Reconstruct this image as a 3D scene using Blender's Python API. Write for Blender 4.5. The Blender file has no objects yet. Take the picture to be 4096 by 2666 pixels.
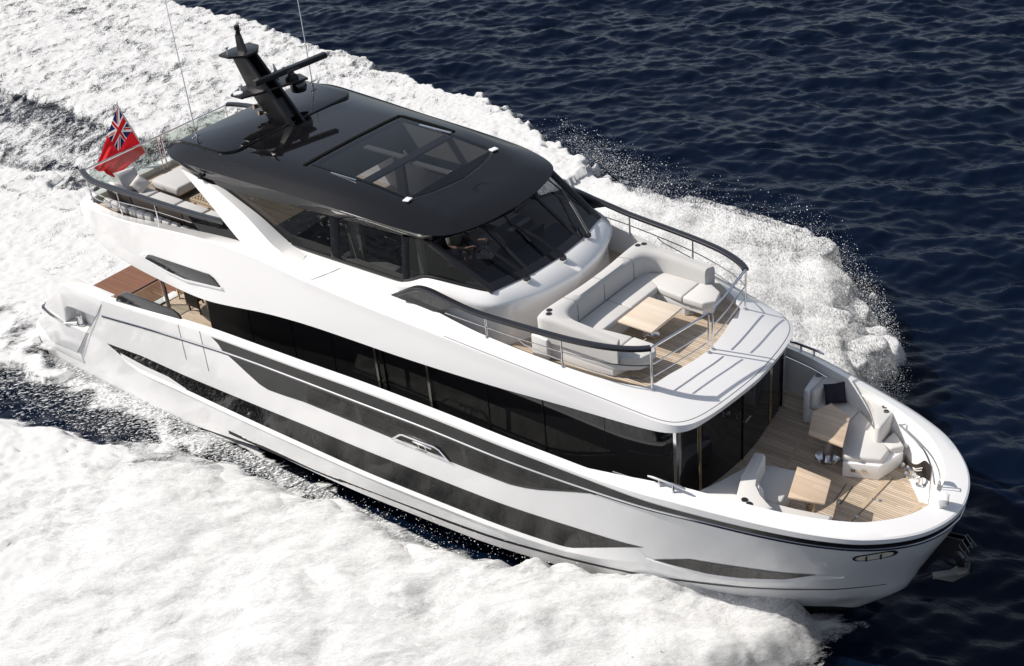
import bpy, bmesh, math, random
import numpy as np
from mathutils import Vector, Matrix

sc = bpy.context.scene
C = sc.collection
random.seed(7)
RNG = np.random.default_rng(11)

# ------------------------------------------------------------------ camera
cam = bpy.data.cameras.new('camera')
camo = bpy.data.objects.new('camera', cam)
C.objects.link(camo)
right = Vector((0.77648, 0.62481, -0.08181)); up = Vector((-0.27787, 0.45603, 0.84548)); fwd = Vector((-0.56557, 0.63376, -0.52771))
M = Matrix((right, up, -fwd)).transposed().to_4x4()
M.translation = Vector((12.3088, -19.8863, 20.7502))
camo.matrix_world = M
cam.sensor_width = 36.0
cam.lens = 47.07
cam.clip_end = 3000
sc.camera = camo
sc.render.resolution_x, sc.render.resolution_y = 1024, 666

# ------------------------------------------------------------------ light
SUN = Vector((-0.63, -0.374, 0.68)).normalized()
el = math.asin(SUN.z)
w = bpy.data.worlds.new('World'); sc.world = w; w.use_nodes = True
nt = w.node_tree
sky = nt.nodes.new('ShaderNodeTexSky'); sky.sky_type = 'NISHITA'; sky.sun_disc = False
sky.sun_elevation = el; sky.sun_rotation = math.atan2(SUN.x, SUN.y)
sky.air_density = 0.9; sky.dust_density = 1.2; sky.ozone_density = 1.0
bg = nt.nodes['Background']; bg.inputs['Strength'].default_value = 0.115
hs_ = nt.nodes.new('ShaderNodeHueSaturation'); hs_.inputs['Saturation'].default_value = .55
nt.links.new(sky.outputs[0], hs_.inputs['Color']); nt.links.new(hs_.outputs[0], bg.inputs[0])
sun = bpy.data.lights.new('sun', 'SUN'); sun.energy = 4.6; sun.angle = math.radians(0.6); sun.color = (1.0, 0.95, 0.88)
suno = bpy.data.objects.new('sun', sun); C.objects.link(suno)
suno.rotation_euler = SUN.to_track_quat('Z', 'Y').to_euler()
sc.view_settings.view_transform = 'Standard'; sc.view_settings.look = 'None'
sc.view_settings.exposure = 0.15; sc.view_settings.gamma = 1.0
sc.cycles.max_bounces = 10; sc.cycles.transparent_max_bounces = 24
sc.cycles.caustics_reflective = False; sc.cycles.caustics_refractive = False
sc.cycles.sample_clamp_indirect = 1.6

# ------------------------------------------------------------------ materials
MAT = {}
def mat(name, col=(0.8, 0.8, 0.8), rough=0.4, metal=0.0, coat=0.0, spec=0.5, bump=None, var=None):
    m = bpy.data.materials.new(name); m.use_nodes = True
    n = m.node_tree.nodes; l = m.node_tree.links; b = n['Principled BSDF']
    b.inputs['Base Color'].default_value = (*col, 1); b.inputs['Roughness'].default_value = rough
    b.inputs['Metallic'].default_value = metal; b.inputs['Coat Weight'].default_value = coat
    b.inputs['Coat Roughness'].default_value = 0.03; b.inputs['Specular IOR Level'].default_value = spec
    if bump or var:
        tc = n.new('ShaderNodeTexCoord')
    if var:                                  # (scale, amount): slow colour mottling of the surface itself
        t = n.new('ShaderNodeTexNoise'); t.inputs['Scale'].default_value = var[0]; t.inputs['Detail'].default_value = 6
        r = n.new('ShaderNodeMapRange'); r.inputs[3].default_value = 1 - var[1]; r.inputs[4].default_value = 1 + var[1] * 0.6
        mx = n.new('ShaderNodeMix'); mx.data_type = 'RGBA'; mx.blend_type = 'MULTIPLY'; mx.inputs[0].default_value = 1
        mx.inputs[6].default_value = (*col, 1)
        l.new(tc.outputs['Object'], t.inputs['Vector']); l.new(t.outputs['Fac'], r.inputs[0]); l.new(r.outputs[0], mx.inputs[7])
        l.new(mx.outputs[2], b.inputs['Base Color'])
    if bump:                                 # (scale, strength, distance)
        t = n.new('ShaderNodeTexNoise'); t.inputs['Scale'].default_value = bump[0]; t.inputs['Detail'].default_value = 4
        bp = n.new('ShaderNodeBump'); bp.inputs['Strength'].default_value = bump[1]; bp.inputs['Distance'].default_value = bump[2]
        l.new(tc.outputs['Object'], t.inputs['Vector']); l.new(t.outputs['Fac'], bp.inputs['Height']); l.new(bp.outputs[0], b.inputs['Normal'])
    MAT[name] = m
    return m

mat('gelcoat', (0.80, 0.79, 0.785), 0.2, coat=0.8, var=(0.35, 0.03))
mat('gelcoat_matt', (0.74, 0.735, 0.73), 0.5)
mat('grip_white', (0.70, 0.69, 0.675), 0.6, bump=(220, 0.15, 0.002))
mat('antifoul', (0.012, 0.011, 0.012), 0.45, var=(1.2, 0.4))
mat('black_gloss', (0.010, 0.010, 0.012), 0.08, coat=0.6)
mat('roof_black', (0.006, 0.006, 0.007), 0.04, coat=0.0, spec=0.45)
mat('black_satin', (0.012, 0.012, 0.014), 0.35)
mat('rail_black', (0.014, 0.014, 0.018), 0.3, coat=0.3)
mat('dark_window', (0.008, 0.008, 0.009), 0.05, spec=0.6, bump=(0.5, 0.06, 0.03))
mat('hull_window', (0.008, 0.008, 0.008), 0.06, spec=0.32, bump=(0.25, 0.05, 0.02))
mat('band_dark', (0.012, 0.012, 0.0125), 0.2, spec=0.35)
mat('chrome', (0.75, 0.75, 0.76), 0.12, 1.0)
mat('gold_chrome', (0.72, 0.60, 0.42), 0.15, 1.0)
mat('fabric', (0.52, 0.51, 0.50), 0.92, spec=0.15, bump=(160, 0.25, 0.004), var=(1.4, 0.05))
mat('fabric_light', (0.60, 0.585, 0.565), 0.92, spec=0.15, bump=(160, 0.25, 0.004), var=(1.4, 0.05))
mat('fabric_navy', (0.014, 0.014, 0.026), 0.9, bump=(120, 0.3, 0.004))
mat('fabric_pale', (0.66, 0.63, 0.60), 0.95, bump=(40, 0.35, 0.01))
mat('wicker_dark', (0.035, 0.025, 0.020), 0.7, bump=(150, 0.4, 0.006))
mat('interior_dark', (0.07, 0.072, 0.085), 0.6)
mat('interior_grey', (0.20, 0.20, 0.21), 0.7)
mat('interior_beige', (0.42, 0.40, 0.36), 0.6)
mat('hawse_lit_lining', (0.80, 0.72, 0.56), 0.3)  # pale warm tone stands for the lamplit inside of the slots
mat('anchor_steel', (0.075, 0.075, 0.08), 0.35, 1.0)
mat('interior_black', (0.003, 0.003, 0.003), 0.8, spec=0.1)
mat('fabric_seam', (0.30, 0.29, 0.285), 0.95)
mat('groove', (0.05, 0.05, 0.055), 0.6)
mat('skin', (0.48, 0.27, 0.18), 0.55)
mat('shirt', (0.62, 0.58, 0.46), 0.9)
mat('hair', (0.03, 0.02, 0.015), 0.7)
mat('flag_pole_wood', (0.72, 0.72, 0.72), 0.35)

def teak(name, dark, light, seam, plank=0.062, gloss=0.55, wet=None):
    m = bpy.data.materials.new(name); m.use_nodes = True
    n = m.node_tree.nodes; l = m.node_tree.links; b = n['Principled BSDF']
    tc = n.new('ShaderNodeTexCoord'); sp = n.new('ShaderNodeSeparateXYZ'); l.new(tc.outputs['Object'], sp.inputs[0])
    def math_(op, a, v=None, bb=None):
        q = n.new('ShaderNodeMath'); q.operation = op; l.new(a, q.inputs[0])
        if bb is not None: l.new(bb, q.inputs[1])
        elif v is not None: q.inputs[1].default_value = v
        return q.outputs[0]
    row = math_('DIVIDE', sp.outputs['Y'], plank)
    fr = math_('FRACT', row); fl = math_('FLOOR', row)
    edge = math_('LESS_THAN', fr, 0.17)
    wn = n.new('ShaderNodeTexWhiteNoise'); wn.noise_dimensions = '2D'
    cb = n.new('ShaderNodeCombineXYZ'); l.new(fl, cb.inputs[0])
    off = math_('MULTIPLY', fl, 0.77); xs = math_('ADD', math_('DIVIDE', sp.outputs['X'], 1.9), bb=off); l.new(math_('FLOOR', xs), cb.inputs[1])
    l.new(cb.outputs[0], wn.inputs['Vector'])
    ng = n.new('ShaderNodeTexNoise'); mp = n.new('ShaderNodeMapping'); mp.inputs['Scale'].default_value = (2.5, 30, 6)
    l.new(tc.outputs['Object'], mp.inputs[0]); l.new(mp.outputs[0], ng.inputs['Vector']); ng.inputs['Scale'].default_value = 1.6; ng.inputs['Detail'].default_value = 6
    ad = math_('MULTIPLY', math_('ADD', wn.outputs['Value'], bb=ng.outputs['Fac']), 0.5)
    cr = n.new('ShaderNodeValToRGB'); l.new(ad, cr.inputs[0])
    cr.color_ramp.elements[0].position = 0.25; cr.color_ramp.elements[0].color = (*dark, 1)
    cr.color_ramp.elements[1].position = 0.8; cr.color_ramp.elements[1].color = (*light, 1)
    colour = cr.outputs[0]
    b.inputs['Roughness'].default_value = gloss
    if wet:
        nz = n.new('ShaderNodeTexNoise'); nz.inputs['Scale'].default_value = 1.0; nz.inputs['Detail'].default_value = 5
        mp2 = n.new('ShaderNodeMapping'); mp2.inputs['Scale'].default_value = (0.8, 5, 1); l.new(tc.outputs['Object'], mp2.inputs[0]); l.new(mp2.outputs[0], nz.inputs['Vector'])
        f = math_('ADD', math_('MULTIPLY', sp.outputs['X'], -0.55), wet[0])       # wettest at the aft edge
        f2 = math_('ADD', f, bb=math_('MULTIPLY', nz.outputs['Fac'], 2.2))
        st = n.new('ShaderNodeMapRange'); st.clamp = True; l.new(f2, st.inputs[0]); st.inputs[1].default_value = 1.0; st.inputs[2].default_value = 1.35
        mw = n.new('ShaderNodeMix'); mw.data_type = 'RGBA'; l.new(st.outputs[0], mw.inputs[0]); l.new(colour, mw.inputs[6])
        mw2 = n.new('ShaderNodeMix'); mw2.data_type = 'RGBA'; mw2.blend_type = 'MULTIPLY'; mw2.inputs[0].default_value = 1; l.new(colour, mw2.inputs[6]); mw2.inputs[7].default_value = (0.45, 0.25, 0.16, 1)
        l.new(mw2.outputs[2], mw.inputs[7]); colour = mw.outputs[2]
        rr = n.new('ShaderNodeMapRange'); l.new(st.outputs[0], rr.inputs[0]); rr.inputs[3].default_value = 0.6; rr.inputs[4].default_value = 0.3; l.new(rr.outputs[0], b.inputs['Roughness'])
    mx = n.new('ShaderNodeMix'); mx.data_type = 'RGBA'; l.new(edge, mx.inputs[0]); l.new(colour, mx.inputs[6]); mx.inputs[7].default_value = (*seam, 1)
    l.new(mx.outputs[2], b.inputs['Base Color'])
    MAT[name] = m
teak('teak', (0.40, 0.315, 0.23), (0.61, 0.50, 0.385), (0.15, 0.115, 0.09))
teak('teak_wet', (0.40, 0.29, 0.19), (0.55, 0.42, 0.29), (0.10, 0.06, 0.04), plank=0.07, wet=(-10.5,))
teak('table_wood', (0.46, 0.345, 0.24), (0.62, 0.48, 0.355), (0.50, 0.38, 0.27), plank=0.17, gloss=0.45)
teak('table_pale', (0.60, 0.50, 0.39), (0.74, 0.64, 0.52), (0.66, 0.555, 0.44), plank=0.17, gloss=0.45)

def glass(name, tint, refl=0.9, rough=0.0):
    m = bpy.data.materials.new(name); m.use_nodes = True
    n = m.node_tree.nodes; l = m.node_tree.links
    n.remove(n['Principled BSDF'])
    t = n.new('ShaderNodeBsdfTransparent'); t.inputs[0].default_value = (*tint, 1)
    g = n.new('ShaderNodeBsdfGlossy'); g.inputs['Roughness'].default_value = rough; g.inputs[0].default_value = (refl, refl, refl, 1)
    ge = n.new('ShaderNodeNewGeometry'); dt = n.new('ShaderNodeVectorMath'); dt.operation = 'DOT_PRODUCT'; l.new(ge.outputs['Normal'], dt.inputs[0]); l.new(ge.outputs['Incoming'], dt.inputs[1])
    def mm(op, a, v=None):
        q = n.new('ShaderNodeMath'); q.operation = op
        if isinstance(a, float): q.inputs[0].default_value = a; l.new(v, q.inputs[1])
        else:
            l.new(a, q.inputs[0])
            if v is not None: q.inputs[1].default_value = v
        return q.outputs[0]
    fr_ = mm('MULTIPLY', mm('POWER', mm('SUBTRACT', 1.0, mm('ABSOLUTE', dt.outputs['Value'])), 5.0), .955); fr_ = mm('ADD', fr_, .045)
    mx = n.new('ShaderNodeMixShader'); l.new(fr_, mx.inputs[0]); l.new(t.outputs[0], mx.inputs[1]); l.new(g.outputs[0], mx.inputs[2])
    l.new(mx.outputs[0], n['Material Output'].inputs[0])
    MAT[name] = m
glass('tinted_glass', (0.34, 0.35, 0.36), .8)
glass('dark_tinted_glass', (0.11, 0.115, 0.12), .8)
glass('screen_glass', (0.50, 0.52, 0.55), .85)
glass('bulwark_glass', (0.20, 0.20, 0.175), .8)
glass('sunroof_tint', (0.33, 0.34, 0.36), .9)
glass('clear_glass', (0.80, 0.84, 0.82))
glass('smoke_glass', (0.10, 0.10, 0.105))

# ------------------------------------------------------------------ mesh helpers
class MB:
    twin = False
    def __init__(s): s.v = []; s.f = []; s.m = []
    def add(s, V, F, mi=0):
        o = len(s.v); s.v += [tuple(map(float, p)) for p in V]; s.f += [tuple(i + o for i in f) for f in F]; s.m += [mi] * len(F); return s
    def loft(s, curves, mi=0, close=False, flip=False):
        n = len(curves[0]); k = len(curves); V = [p for c in curves for p in c]; F = []
        for j in range(k - (0 if close else 1)):
            j2 = (j + 1) % k
            for i in range(n - 1):
                q = (j * n + i, j * n + i + 1, j2 * n + i + 1, j2 * n + i)
                F.append(q[::-1] if flip else q)
        return s.add(V, F, mi)
    def prism(s, poly, d, mi=0):
        """polygon of 3D points extruded by vector d"""
        n = len(poly); d = np.array(d, float); P = [np.array(p, float) for p in poly]; Q = [p + d for p in P]
        F = [tuple(range(n))[::-1], tuple(range(n, 2 * n))] + [(i, (i + 1) % n, n + (i + 1) % n, n + i) for i in range(n)]
        return s.add(P + Q, F, mi)
    def slab(s, poly2, z0, z1, mi=0): return s.prism([(x, y, z0) for x, y in poly2], (0, 0, z1 - z0), mi)
    def box(s, c, d, mi=0, rz=0.0, R=None):
        V = []
        for sx in (-1, 1):
            for sy in (-1, 1):
                for sz in (-1, 1): V.append(Vector((sx * d[0] / 2, sy * d[1] / 2, sz * d[2] / 2)))
        R = R or Matrix.Rotation(rz, 3, 'Z')
        V = [R @ p + Vector(c) for p in V]
        return s.add(V, [(0, 1, 3, 2), (4, 6, 7, 5), (0, 4, 5, 1), (2, 3, 7, 6), (0, 2, 6, 4), (1, 5, 7, 3)], mi)
    def tube(s, path, r, seg=8, mi=0, sq=None, cap=True):
        """round tube; sq=(w,h) makes a flat rounded section; r may be a list"""
        P = [Vector(p) for p in path]; n = len(P); rings = []
        for i in range(n):
            t = (P[min(i + 1, n - 1)] - P[max(i - 1, 0)]).normalized()
            a = Vector((0, 0, 1)).cross(t)
            if a.length < 1e-3: a = Vector((0, 1, 0)).cross(t)
            a.normalize(); b = t.cross(a)
            rr = r[i] if isinstance(r, (list, tuple)) else r
            ring = []
            for k in range(seg):
                an = 2 * math.pi * (k + .5) / seg
                if sq:
                    cx, cy = math.cos(an), math.sin(an); e = 0.45
                    x = math.copysign(abs(cx) ** e, cx) * sq[0] / 2; y = math.copysign(abs(cy) ** e, cy) * sq[1] / 2
                else: x, y = math.cos(an) * rr, math.sin(an) * rr
                ring.append(P[i] + a * x + b * y)
            rings.append(ring)
        V = [p for q in rings for p in q]; F = []
        for i in range(n - 1):
            for k in range(seg):
                k2 = (k + 1) % seg; F.append((i * seg + k, i * seg + k2, (i + 1) * seg + k2, (i + 1) * seg + k))
        if cap: F += [tuple(range(seg))[::-1], tuple((n - 1) * seg + k for k in range(seg))]
        return s.add(V, F, mi)
    def lathe(s, c, prof, seg=20, mi=0, axis=None):
        V = []; F = []; q = Vector(axis).to_track_quat('Z', 'Y').to_matrix() if axis else Matrix.Identity(3)
        for r, z in prof:
            for k in range(seg): V.append(Vector(c) + q @ Vector((r * math.cos(2 * math.pi * k / seg), r * math.sin(2 * math.pi * k / seg), z)))
        for i in range(len(prof) - 1):
            for k in range(seg):
                k2 = (k + 1) % seg; F.append((i * seg + k, i * seg + k2, (i + 1) * seg + k2, (i + 1) * seg + k))
        F += [tuple(range(seg))[::-1], tuple((len(prof) - 1) * seg + k for k in range(seg))]
        return s.add(V, F, mi)
    def bm_add(s, fn, mi=0):
        bm = bmesh.new(); fn(bm); bm.verts.index_update()
        s.add([v.co for v in bm.verts], [tuple(v.index for v in f.verts) for f in bm.faces], mi); bm.free(); return s
    def cushion(s, poly, z0, z1, r=0.05, seg=3, mi=0, puff=0.0):
        """polygon slab with every edge rounded (upholstery)"""
        if sum(poly[i][0] * poly[(i + 1) % len(poly)][1] - poly[(i + 1) % len(poly)][0] * poly[i][1] for i in range(len(poly))) < 0: poly = poly[::-1]
        def fn(bm):
            n = len(poly); a = [bm.verts.new((x, y, z0)) for x, y in poly]; b = [bm.verts.new((x, y, z1)) for x, y in poly]
            bm.faces.new(a[::-1]); bm.faces.new(b)
            for i in range(n): bm.faces.new((a[i], a[(i + 1) % n], b[(i + 1) % n], b[i]))
            bmesh.ops.bevel(bm, geom=list(bm.edges), offset=r, segments=seg, profile=0.5, affect='EDGES', clamp_overlap=True)
        return s.bm_add(fn, mi)
    def mirror(s):
        if min(abs(p[1]) for p in s.v) > 0.002: s.twin = True; return s      # port copy becomes an object of its own
        n = len(s.v); s.v += [(x, -y, z) for x, y, z in s.v]; s.f += [tuple(i + n for i in f[::-1]) for f in s.f]; s.m += s.m; return s

ORG = {}
def part(name, mb, mats, parent=None, ang=32, org=None, bevel=0):
    if mb.twin:
        tw = MB(); tw.add([(x, -y, z) for x, y, z in mb.v], [f[::-1] for f in mb.f]); tw.m = list(mb.m); mb.twin = False
        one = part(name, mb, mats, parent, ang, org, bevel); part(name, tw, mats, parent, ang, org, bevel); return one
    me = bpy.data.meshes.new(name)
    o_ = np.array(ORG.get(parent.name, (0, 0, 0)) if parent else (org or (0, 0, 0)), float)
    V = np.array(mb.v) - o_
    me.from_pydata(V.tolist(), [], mb.f)
    bm = bmesh.new(); bm.from_mesh(me)
    bmesh.ops.remove_doubles(bm, verts=bm.verts, dist=0.0005)
    if bevel:
        es = [e for e in bm.edges if len(e.link_faces) == 2 and e.calc_face_angle(0) > math.radians(40)]
        bmesh.ops.bevel(bm, geom=es, offset=bevel, segments=2, profile=0.6, affect='EDGES', clamp_overlap=True)
    bmesh.ops.recalc_face_normals(bm, faces=bm.faces)
    bm.to_mesh(me); bm.free()
    for m in (mats if isinstance(mats, (list, tuple)) else [mats]): me.materials.append(MAT[m])
    if len(me.materials) > 1 and len(me.polygons) == len(mb.m): me.polygons.foreach_set('material_index', mb.m)
    me.polygons.foreach_set('use_smooth', [True] * len(me.polygons))
    me.set_sharp_from_angle(angle=math.radians(ang))
    ob = bpy.data.objects.new(name, me); C.objects.link(ob)
    if parent: ob.parent = parent; ORG[ob.name] = tuple(o_)
    else: ob.location = org or (0, 0, 0); ORG[ob.name] = tuple(org or (0, 0, 0))
    return ob
def tag(o, label=None, cat=None, group=None, kind=None):
    if label: o['label'] = label
    if cat: o['category'] = cat
    if group: o['group'] = group
    if kind: o['kind'] = kind
    return o
def thing(name, loc, label, cat, group=None):
    o = bpy.data.objects.new(name, None); C.objects.link(o); o.location = loc; ORG[o.name] = tuple(loc); o.empty_display_size = 0.2
    return tag(o, label, cat, group)

def crs(pts, n, smooth=0):
    """resample a 3D polyline to n points evenly by length along a centripetal-like Hermite curve, optional smoothing"""
    P = np.array(pts, float); d = np.r_[0, np.cumsum(np.linalg.norm(np.diff(P, axis=0), axis=1))]
    t = np.linspace(0, d[-1], n)
    m = np.empty_like(P); m[1:-1] = (P[2:] - P[:-2]) / (d[2:] - d[:-2])[:, None]; m[0] = (P[1] - P[0]) / (d[1] - d[0]); m[-1] = (P[-1] - P[-2]) / (d[-1] - d[-2])
    k = np.clip(np.searchsorted(d, t, side='right') - 1, 0, len(P) - 2); h = d[k + 1] - d[k]; u = (t - d[k]) / h
    h00 = 2 * u**3 - 3 * u**2 + 1; h10 = u**3 - 2 * u**2 + u; h01 = -2 * u**3 + 3 * u**2; h11 = u**3 - u**2
    Q = h00[:, None] * P[k] + (h10 * h)[:, None] * m[k] + h01[:, None] * P[k + 1] + (h11 * h)[:, None] * m[k + 1]
    for _ in range(smooth): Q[1:-1] = 0.5 * Q[1:-1] + 0.25 * (Q[:-2] + Q[2:])
    return Q
def lin(pts, n):
    P = np.array(pts, float); d = np.r_[0, np.cumsum(np.linalg.norm(np.diff(P, axis=0), axis=1))]; t = np.linspace(0, d[-1], n)
    return np.stack([np.interp(t, d, P[:, i]) for i in range(P.shape[1])], 1)
def two(side, front, n1, n2, sm=4):
    """curve with a corner: side portion + front portion, smoothed together"""
    a = crs(side, n1); b = crs(front, n2)
    Q = np.vstack([a, b[1:]])
    for _ in range(sm): Q[1:-1] = 0.5 * Q[1:-1] + 0.25 * (Q[:-2] + Q[2:])
    return Q

# ------------------------------------------------------------------ hull surface
XS = np.array([(-1.2, 1.0), (-0.5, 2.5), (0.5, 3.77), (1.41, 4.6), (2.09, 4.86), (2.87, 5.2), (3.23, 5.36), (3.62, 5.47), (4.1, 5.58)])
TT = np.array([(0, 0), (.03, .30), (.08, .51), (.15, .72), (.3, 1.02), (.6, 1.40), (1.17, 1.88), (2.0, 2.26), (2.9, 2.54), (5.1, 3.05), (8.5, 3.38), (12.5, 3.5), (18, 3.5), (27, 3.4)])
TL = np.array([(0, 0), (.5, .4), (1.5, 1.0), (3, 1.75), (5, 2.4), (8, 2.95), (12, 3.25), (16, 3.32), (27, 3.32)])
def dens(T):
    """smooth a table with monotone cubic resampling in sqrt space"""
    s = np.linspace(0, math.sqrt(T[-1, 0]), 400); y = np.interp(s, np.sqrt(T[:, 0]), T[:, 1])
    for _ in range(60): y[1:-1] = 0.5 * y[1:-1] + 0.25 * (y[:-2] + y[2:])
    return s, y
TTd, TLd = dens(TT), dens(TL)
def HB(x, z):
    s = np.sqrt(np.maximum(0, np.interp(z, XS[:, 0], XS[:, 1]) - x)); wv = np.clip((z - .6) / 3.0, 0, 1.1) ** .9
    return np.interp(s, *TLd) * (1 - wv) + np.interp(s, *TTd) * wv
CAPZ = np.array([(-21, 3.16), (-19, 3.16), (-17.2, 3.18), (-15.2, 3.40), (-13.6, 3.6), (-12.3, 3.73), (-10.8, 3.81), (-9, 3.91), (-7, 4.04), (-5, 4.07), (-3.6, 4.06), (-2.4, 4.03), (-1.2, 3.97), (-.2, 3.91), (1.2, 3.85), (2.5, 3.82), (3.6, 3.82), (4.4, 3.81), (5.0, 3.79), (5.6, 3.74)])
CHRZ = np.array([(-21, 2.3), (-17.6, 2.65), (-15.4, 2.96), (-13.7, 3.17), (-11.9, 3.38), (-10.6, 3.47), (-8.8, 3.56), (-7.1, 3.64), (-5.2, 3.69), (-3.7, 3.67), (-1.5, 3.63), (-.2, 3.64), (1.3, 3.68), (2.7, 3.63), (3.6, 3.63), (4.4, 3.62), (5.6, 3.54)])
def tab(T):
    xs = np.linspace(T[0, 0], T[-1, 0], 500); y = np.interp(xs, T[:, 0], T[:, 1])
    for _ in range(120): y[1:-1] = 0.5 * y[1:-1] + 0.25 * (y[:-2] + y[2:])
    return lambda x: np.interp(x, xs, y)
capz, chrz = tab(CAPZ), tab(CHRZ)
SEAM = np.array([(-.4, -20.2), (0.3, -19.75), (.79, -19.3), (1.78, -18.42), (2.65, -17.55), (3.2, -17.1), (3.6, -17.0)])   # where hull side meets the stern quarter
U = np.r_[np.linspace(0, 1, 26)[:-1] ** 2 * 0.12, np.linspace(0.12, 1, 110)]
def hline(zf, xend=None, off=0.0):
    """line on the hull from stem to stern; zf(x) height, off outward"""
    x = np.linspace(5, -17, len(U)); 
    for _ in range(25):
        z = zf(x); x0 = np.interp(z, XS[:, 0], XS[:, 1]); xe = np.interp(z, SEAM[:, 0], SEAM[:, 1]) if xend is None else xend
        x = x0 - U * (x0 - xe)
    y = -HB(x, z) - off; y[0] = 0 if off == 0 else -0.0; 
    P = np.stack([x, y, z], 1)
    if off: P[0, 0] += off
    return P
yacht = thing('motor_yacht', (0, 0, 0), 'white motor yacht with black hardtop speeding through dark sea', 'yacht')

BWU = [(-11.88, 3.36), (-10, 3.46), (-8.8, 3.52), (-7.1, 3.60), (-5.2, 3.65), (-3.7, 3.63), (-1.5, 3.60), (-.75, 3.60)]
BWL = [(-11.88, 3.36), (-11.55, 3.2), (-11.19, 3.0), (-10.8, 2.80), (-10.5, 2.74), (-9.9, 2.79), (-9.2, 2.87), (-7.3, 2.93), (-4.7, 2.93), (-3.0, 2.94), (-2.6, 3.0), (-2.2, 3.10), (-1.3, 3.42), (-.75, 3.595)]
def bwu(x): return np.where((x > -11.88) & (x < -.75), np.interp(x, *np.array(BWU).T), chrz(x) - .04)
def bwl(x): return np.where((x > -11.88) & (x < -.75), np.minimum(np.interp(x, *np.array(BWL).T), bwu(x) - .004), bwu(x) - .02)
GA, GB = -9.15, -1.02                      # extent of the see-through panes
h = MB()
zbot = lambda x: np.interp(x, [-16, -11.5], [-.15, .46])
rows = [hline(lambda x, t=t: zbot(x) + t * (bwl(x) - zbot(x))) for t in np.linspace(0, 1, 10)]
h.loft(rows)
r0, r1 = rows[-1], hline(bwu)
for i in range(len(r0) - 1):
    if not (GA < (r0[i, 0] + r0[i + 1, 0]) / 2 < GB): h.loft([r0[i:i + 2], r1[i:i + 2]])
h.loft([r1] + [hline(lambda x, t=t: bwu(x) + t * (capz(x) - bwu(x))) for t in (.33, .67, 1.0)])
hull = part('hull', h.mirror(), 'gelcoat', yacht, 40)
b = MB(); low = hline(lambda x: zbot(x), xend=-20.5)
chi = low.copy(); chi[:, 1] *= 0.97; chi[:, 2] -= .02
keel = np.stack([chi[:, 0] - 0.25 * (U < .5), 0 * chi[:, 1], np.interp(chi[:, 0], [-21, 0, 2.5, 3.8], [-1.0, -1.1, -0.5, 0.4])], 1)
keel[:, 0] = chi[:, 0]
b.loft([low, chi, chi * 0.5 + keel * 0.5, keel])
part('hull_bottom', b.mirror(), 'antifoul', yacht, 40)
# boot stripe and the lower black band seen amidships
s = MB(); bz = lambda x: np.interp(x, [-13, -9.6, -7.5, -5.5, -3.7, -2.1, -.6, .7, 1.7, 2.7, 3.5, 4.0, 4.7], [.52, .60, .70, .76, .84, .93, 1.10, 1.28, 1.46, 1.64, 1.80, 1.90, 1.98])
def strip(z0f, z1f, xa, xb, off, n=60, mb=None, mirror=True):
    x = np.linspace(xa, xb, n); L = []
    for zf in (z0f, z1f): z = zf(x); L.append(np.stack([x, -HB(x, z) - off, z], 1))
    (mb or MB()).loft(L); return mb
strip(lambda x: bz(x) - np.interp(x, [-13, 0, 4.6], [.115, .085, .03]), bz, -12.8, 4.45, 0.004, 80, s)
part('boot_stripe', s.mirror(), 'black_satin', yacht)

def hullpoly(outline, off, n=60):
    """closed (x,z) outline given as upper and lower lists, laid on the hull side"""
    up_, lo_ = outline; mb = MB()
    xu = np.array(up_); xl = np.array(lo_)
    x0, x1 = max(xu[0, 0], xl[0, 0]), min(xu[-1, 0], xl[-1, 0]); x = np.linspace(x0, x1, n)
    zu = np.interp(x, xu[:, 0], xu[:, 1]); zl = np.interp(x, xl[:, 0], xl[:, 1]); zl = np.minimum(zl, zu)
    return x, zu, zl
def hullpanel(outline, off, mb=None, n=90, rows=3):
    x, zu, zl = hullpoly(outline, off, n); L = []
    for t in np.linspace(0, 1, rows): z = zl + t * (zu - zl); L.append(np.stack([x, -HB(x, z) - off, z], 1))
    mb = mb or MB(); mb.loft(L); return mb
WU = [(-17.55, 1.69), (-15.9, 1.84), (-14.2, 1.86), (-11.3, 1.99), (-9.4, 2.07), (-7, 2.14), (-3.4, 2.18), (-.4, 2.22), (0.05, 2.25)]
WL = [(-17.55, 1.68), (-17.3, 1.58), (-16.8, 1.36), (-16.3, 1.31), (-15.8, 1.31), (-14.6, 1.34), (-7, 1.38), (-3.5, 1.39), (-2.05, 1.37), (-1.8, 1.41), (-.4, 2.06), (0.05, 2.245)]
# aft part of the band is an open scoop with a white floor, forward of it glass
o = part('hull_window', hullpanel((WU, WL), 0.006).mirror(), 'hull_window', yacht)
led = MB(); x = np.linspace(-17.3, 0.9, 110)
zl = np.interp(x, [p[0] for p in WL] + [0.9], [p[1] for p in WL] + [2.0]); zl = np.where(x > -1.9, np.interp(x, [-1.9, -1.4, 0.9], [1.38, 1.62, 1.98]), zl)
zt = np.interp(x, [p[0] for p in WL], [p[1] for p in WL]); zt = np.where(x > .05, zl, zt)
dz = np.interp(x, [-17.3, -16.2, -2.2, -1.4, 0.9], [0.01, .13, .13, .14, .0])
A_ = np.stack([x, -HB(x, zt) - 0.004, zt], 1); zb = np.minimum(zt, np.where(x > -1.9, np.interp(x, [-1.9, -1.2, .9], [1.27, 1.38, 1.95]), zt - dz))
B_ = np.stack([x, -HB(x, zb) - np.interp(x, [-17.3, -16, -1, .9], [.005, .05, .05, .004]), zb], 1); C_ = np.stack([x, -HB(x, zb - .03) - .002, zb - .03], 1)
led.loft([A_, B_, C_]); part('window_ledge', led.mirror(), 'gelcoat', yacht)
sc_ = MB(); x = np.linspace(-17.0, -14.2, 40)
t_ = np.interp(x, [-17.0, -15.9, -14.9, -14.2], [1.56, 1.50, 1.52, 1.38]); l_ = np.interp(x, [p[0] for p in WL], [p[1] for p in WL])
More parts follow.
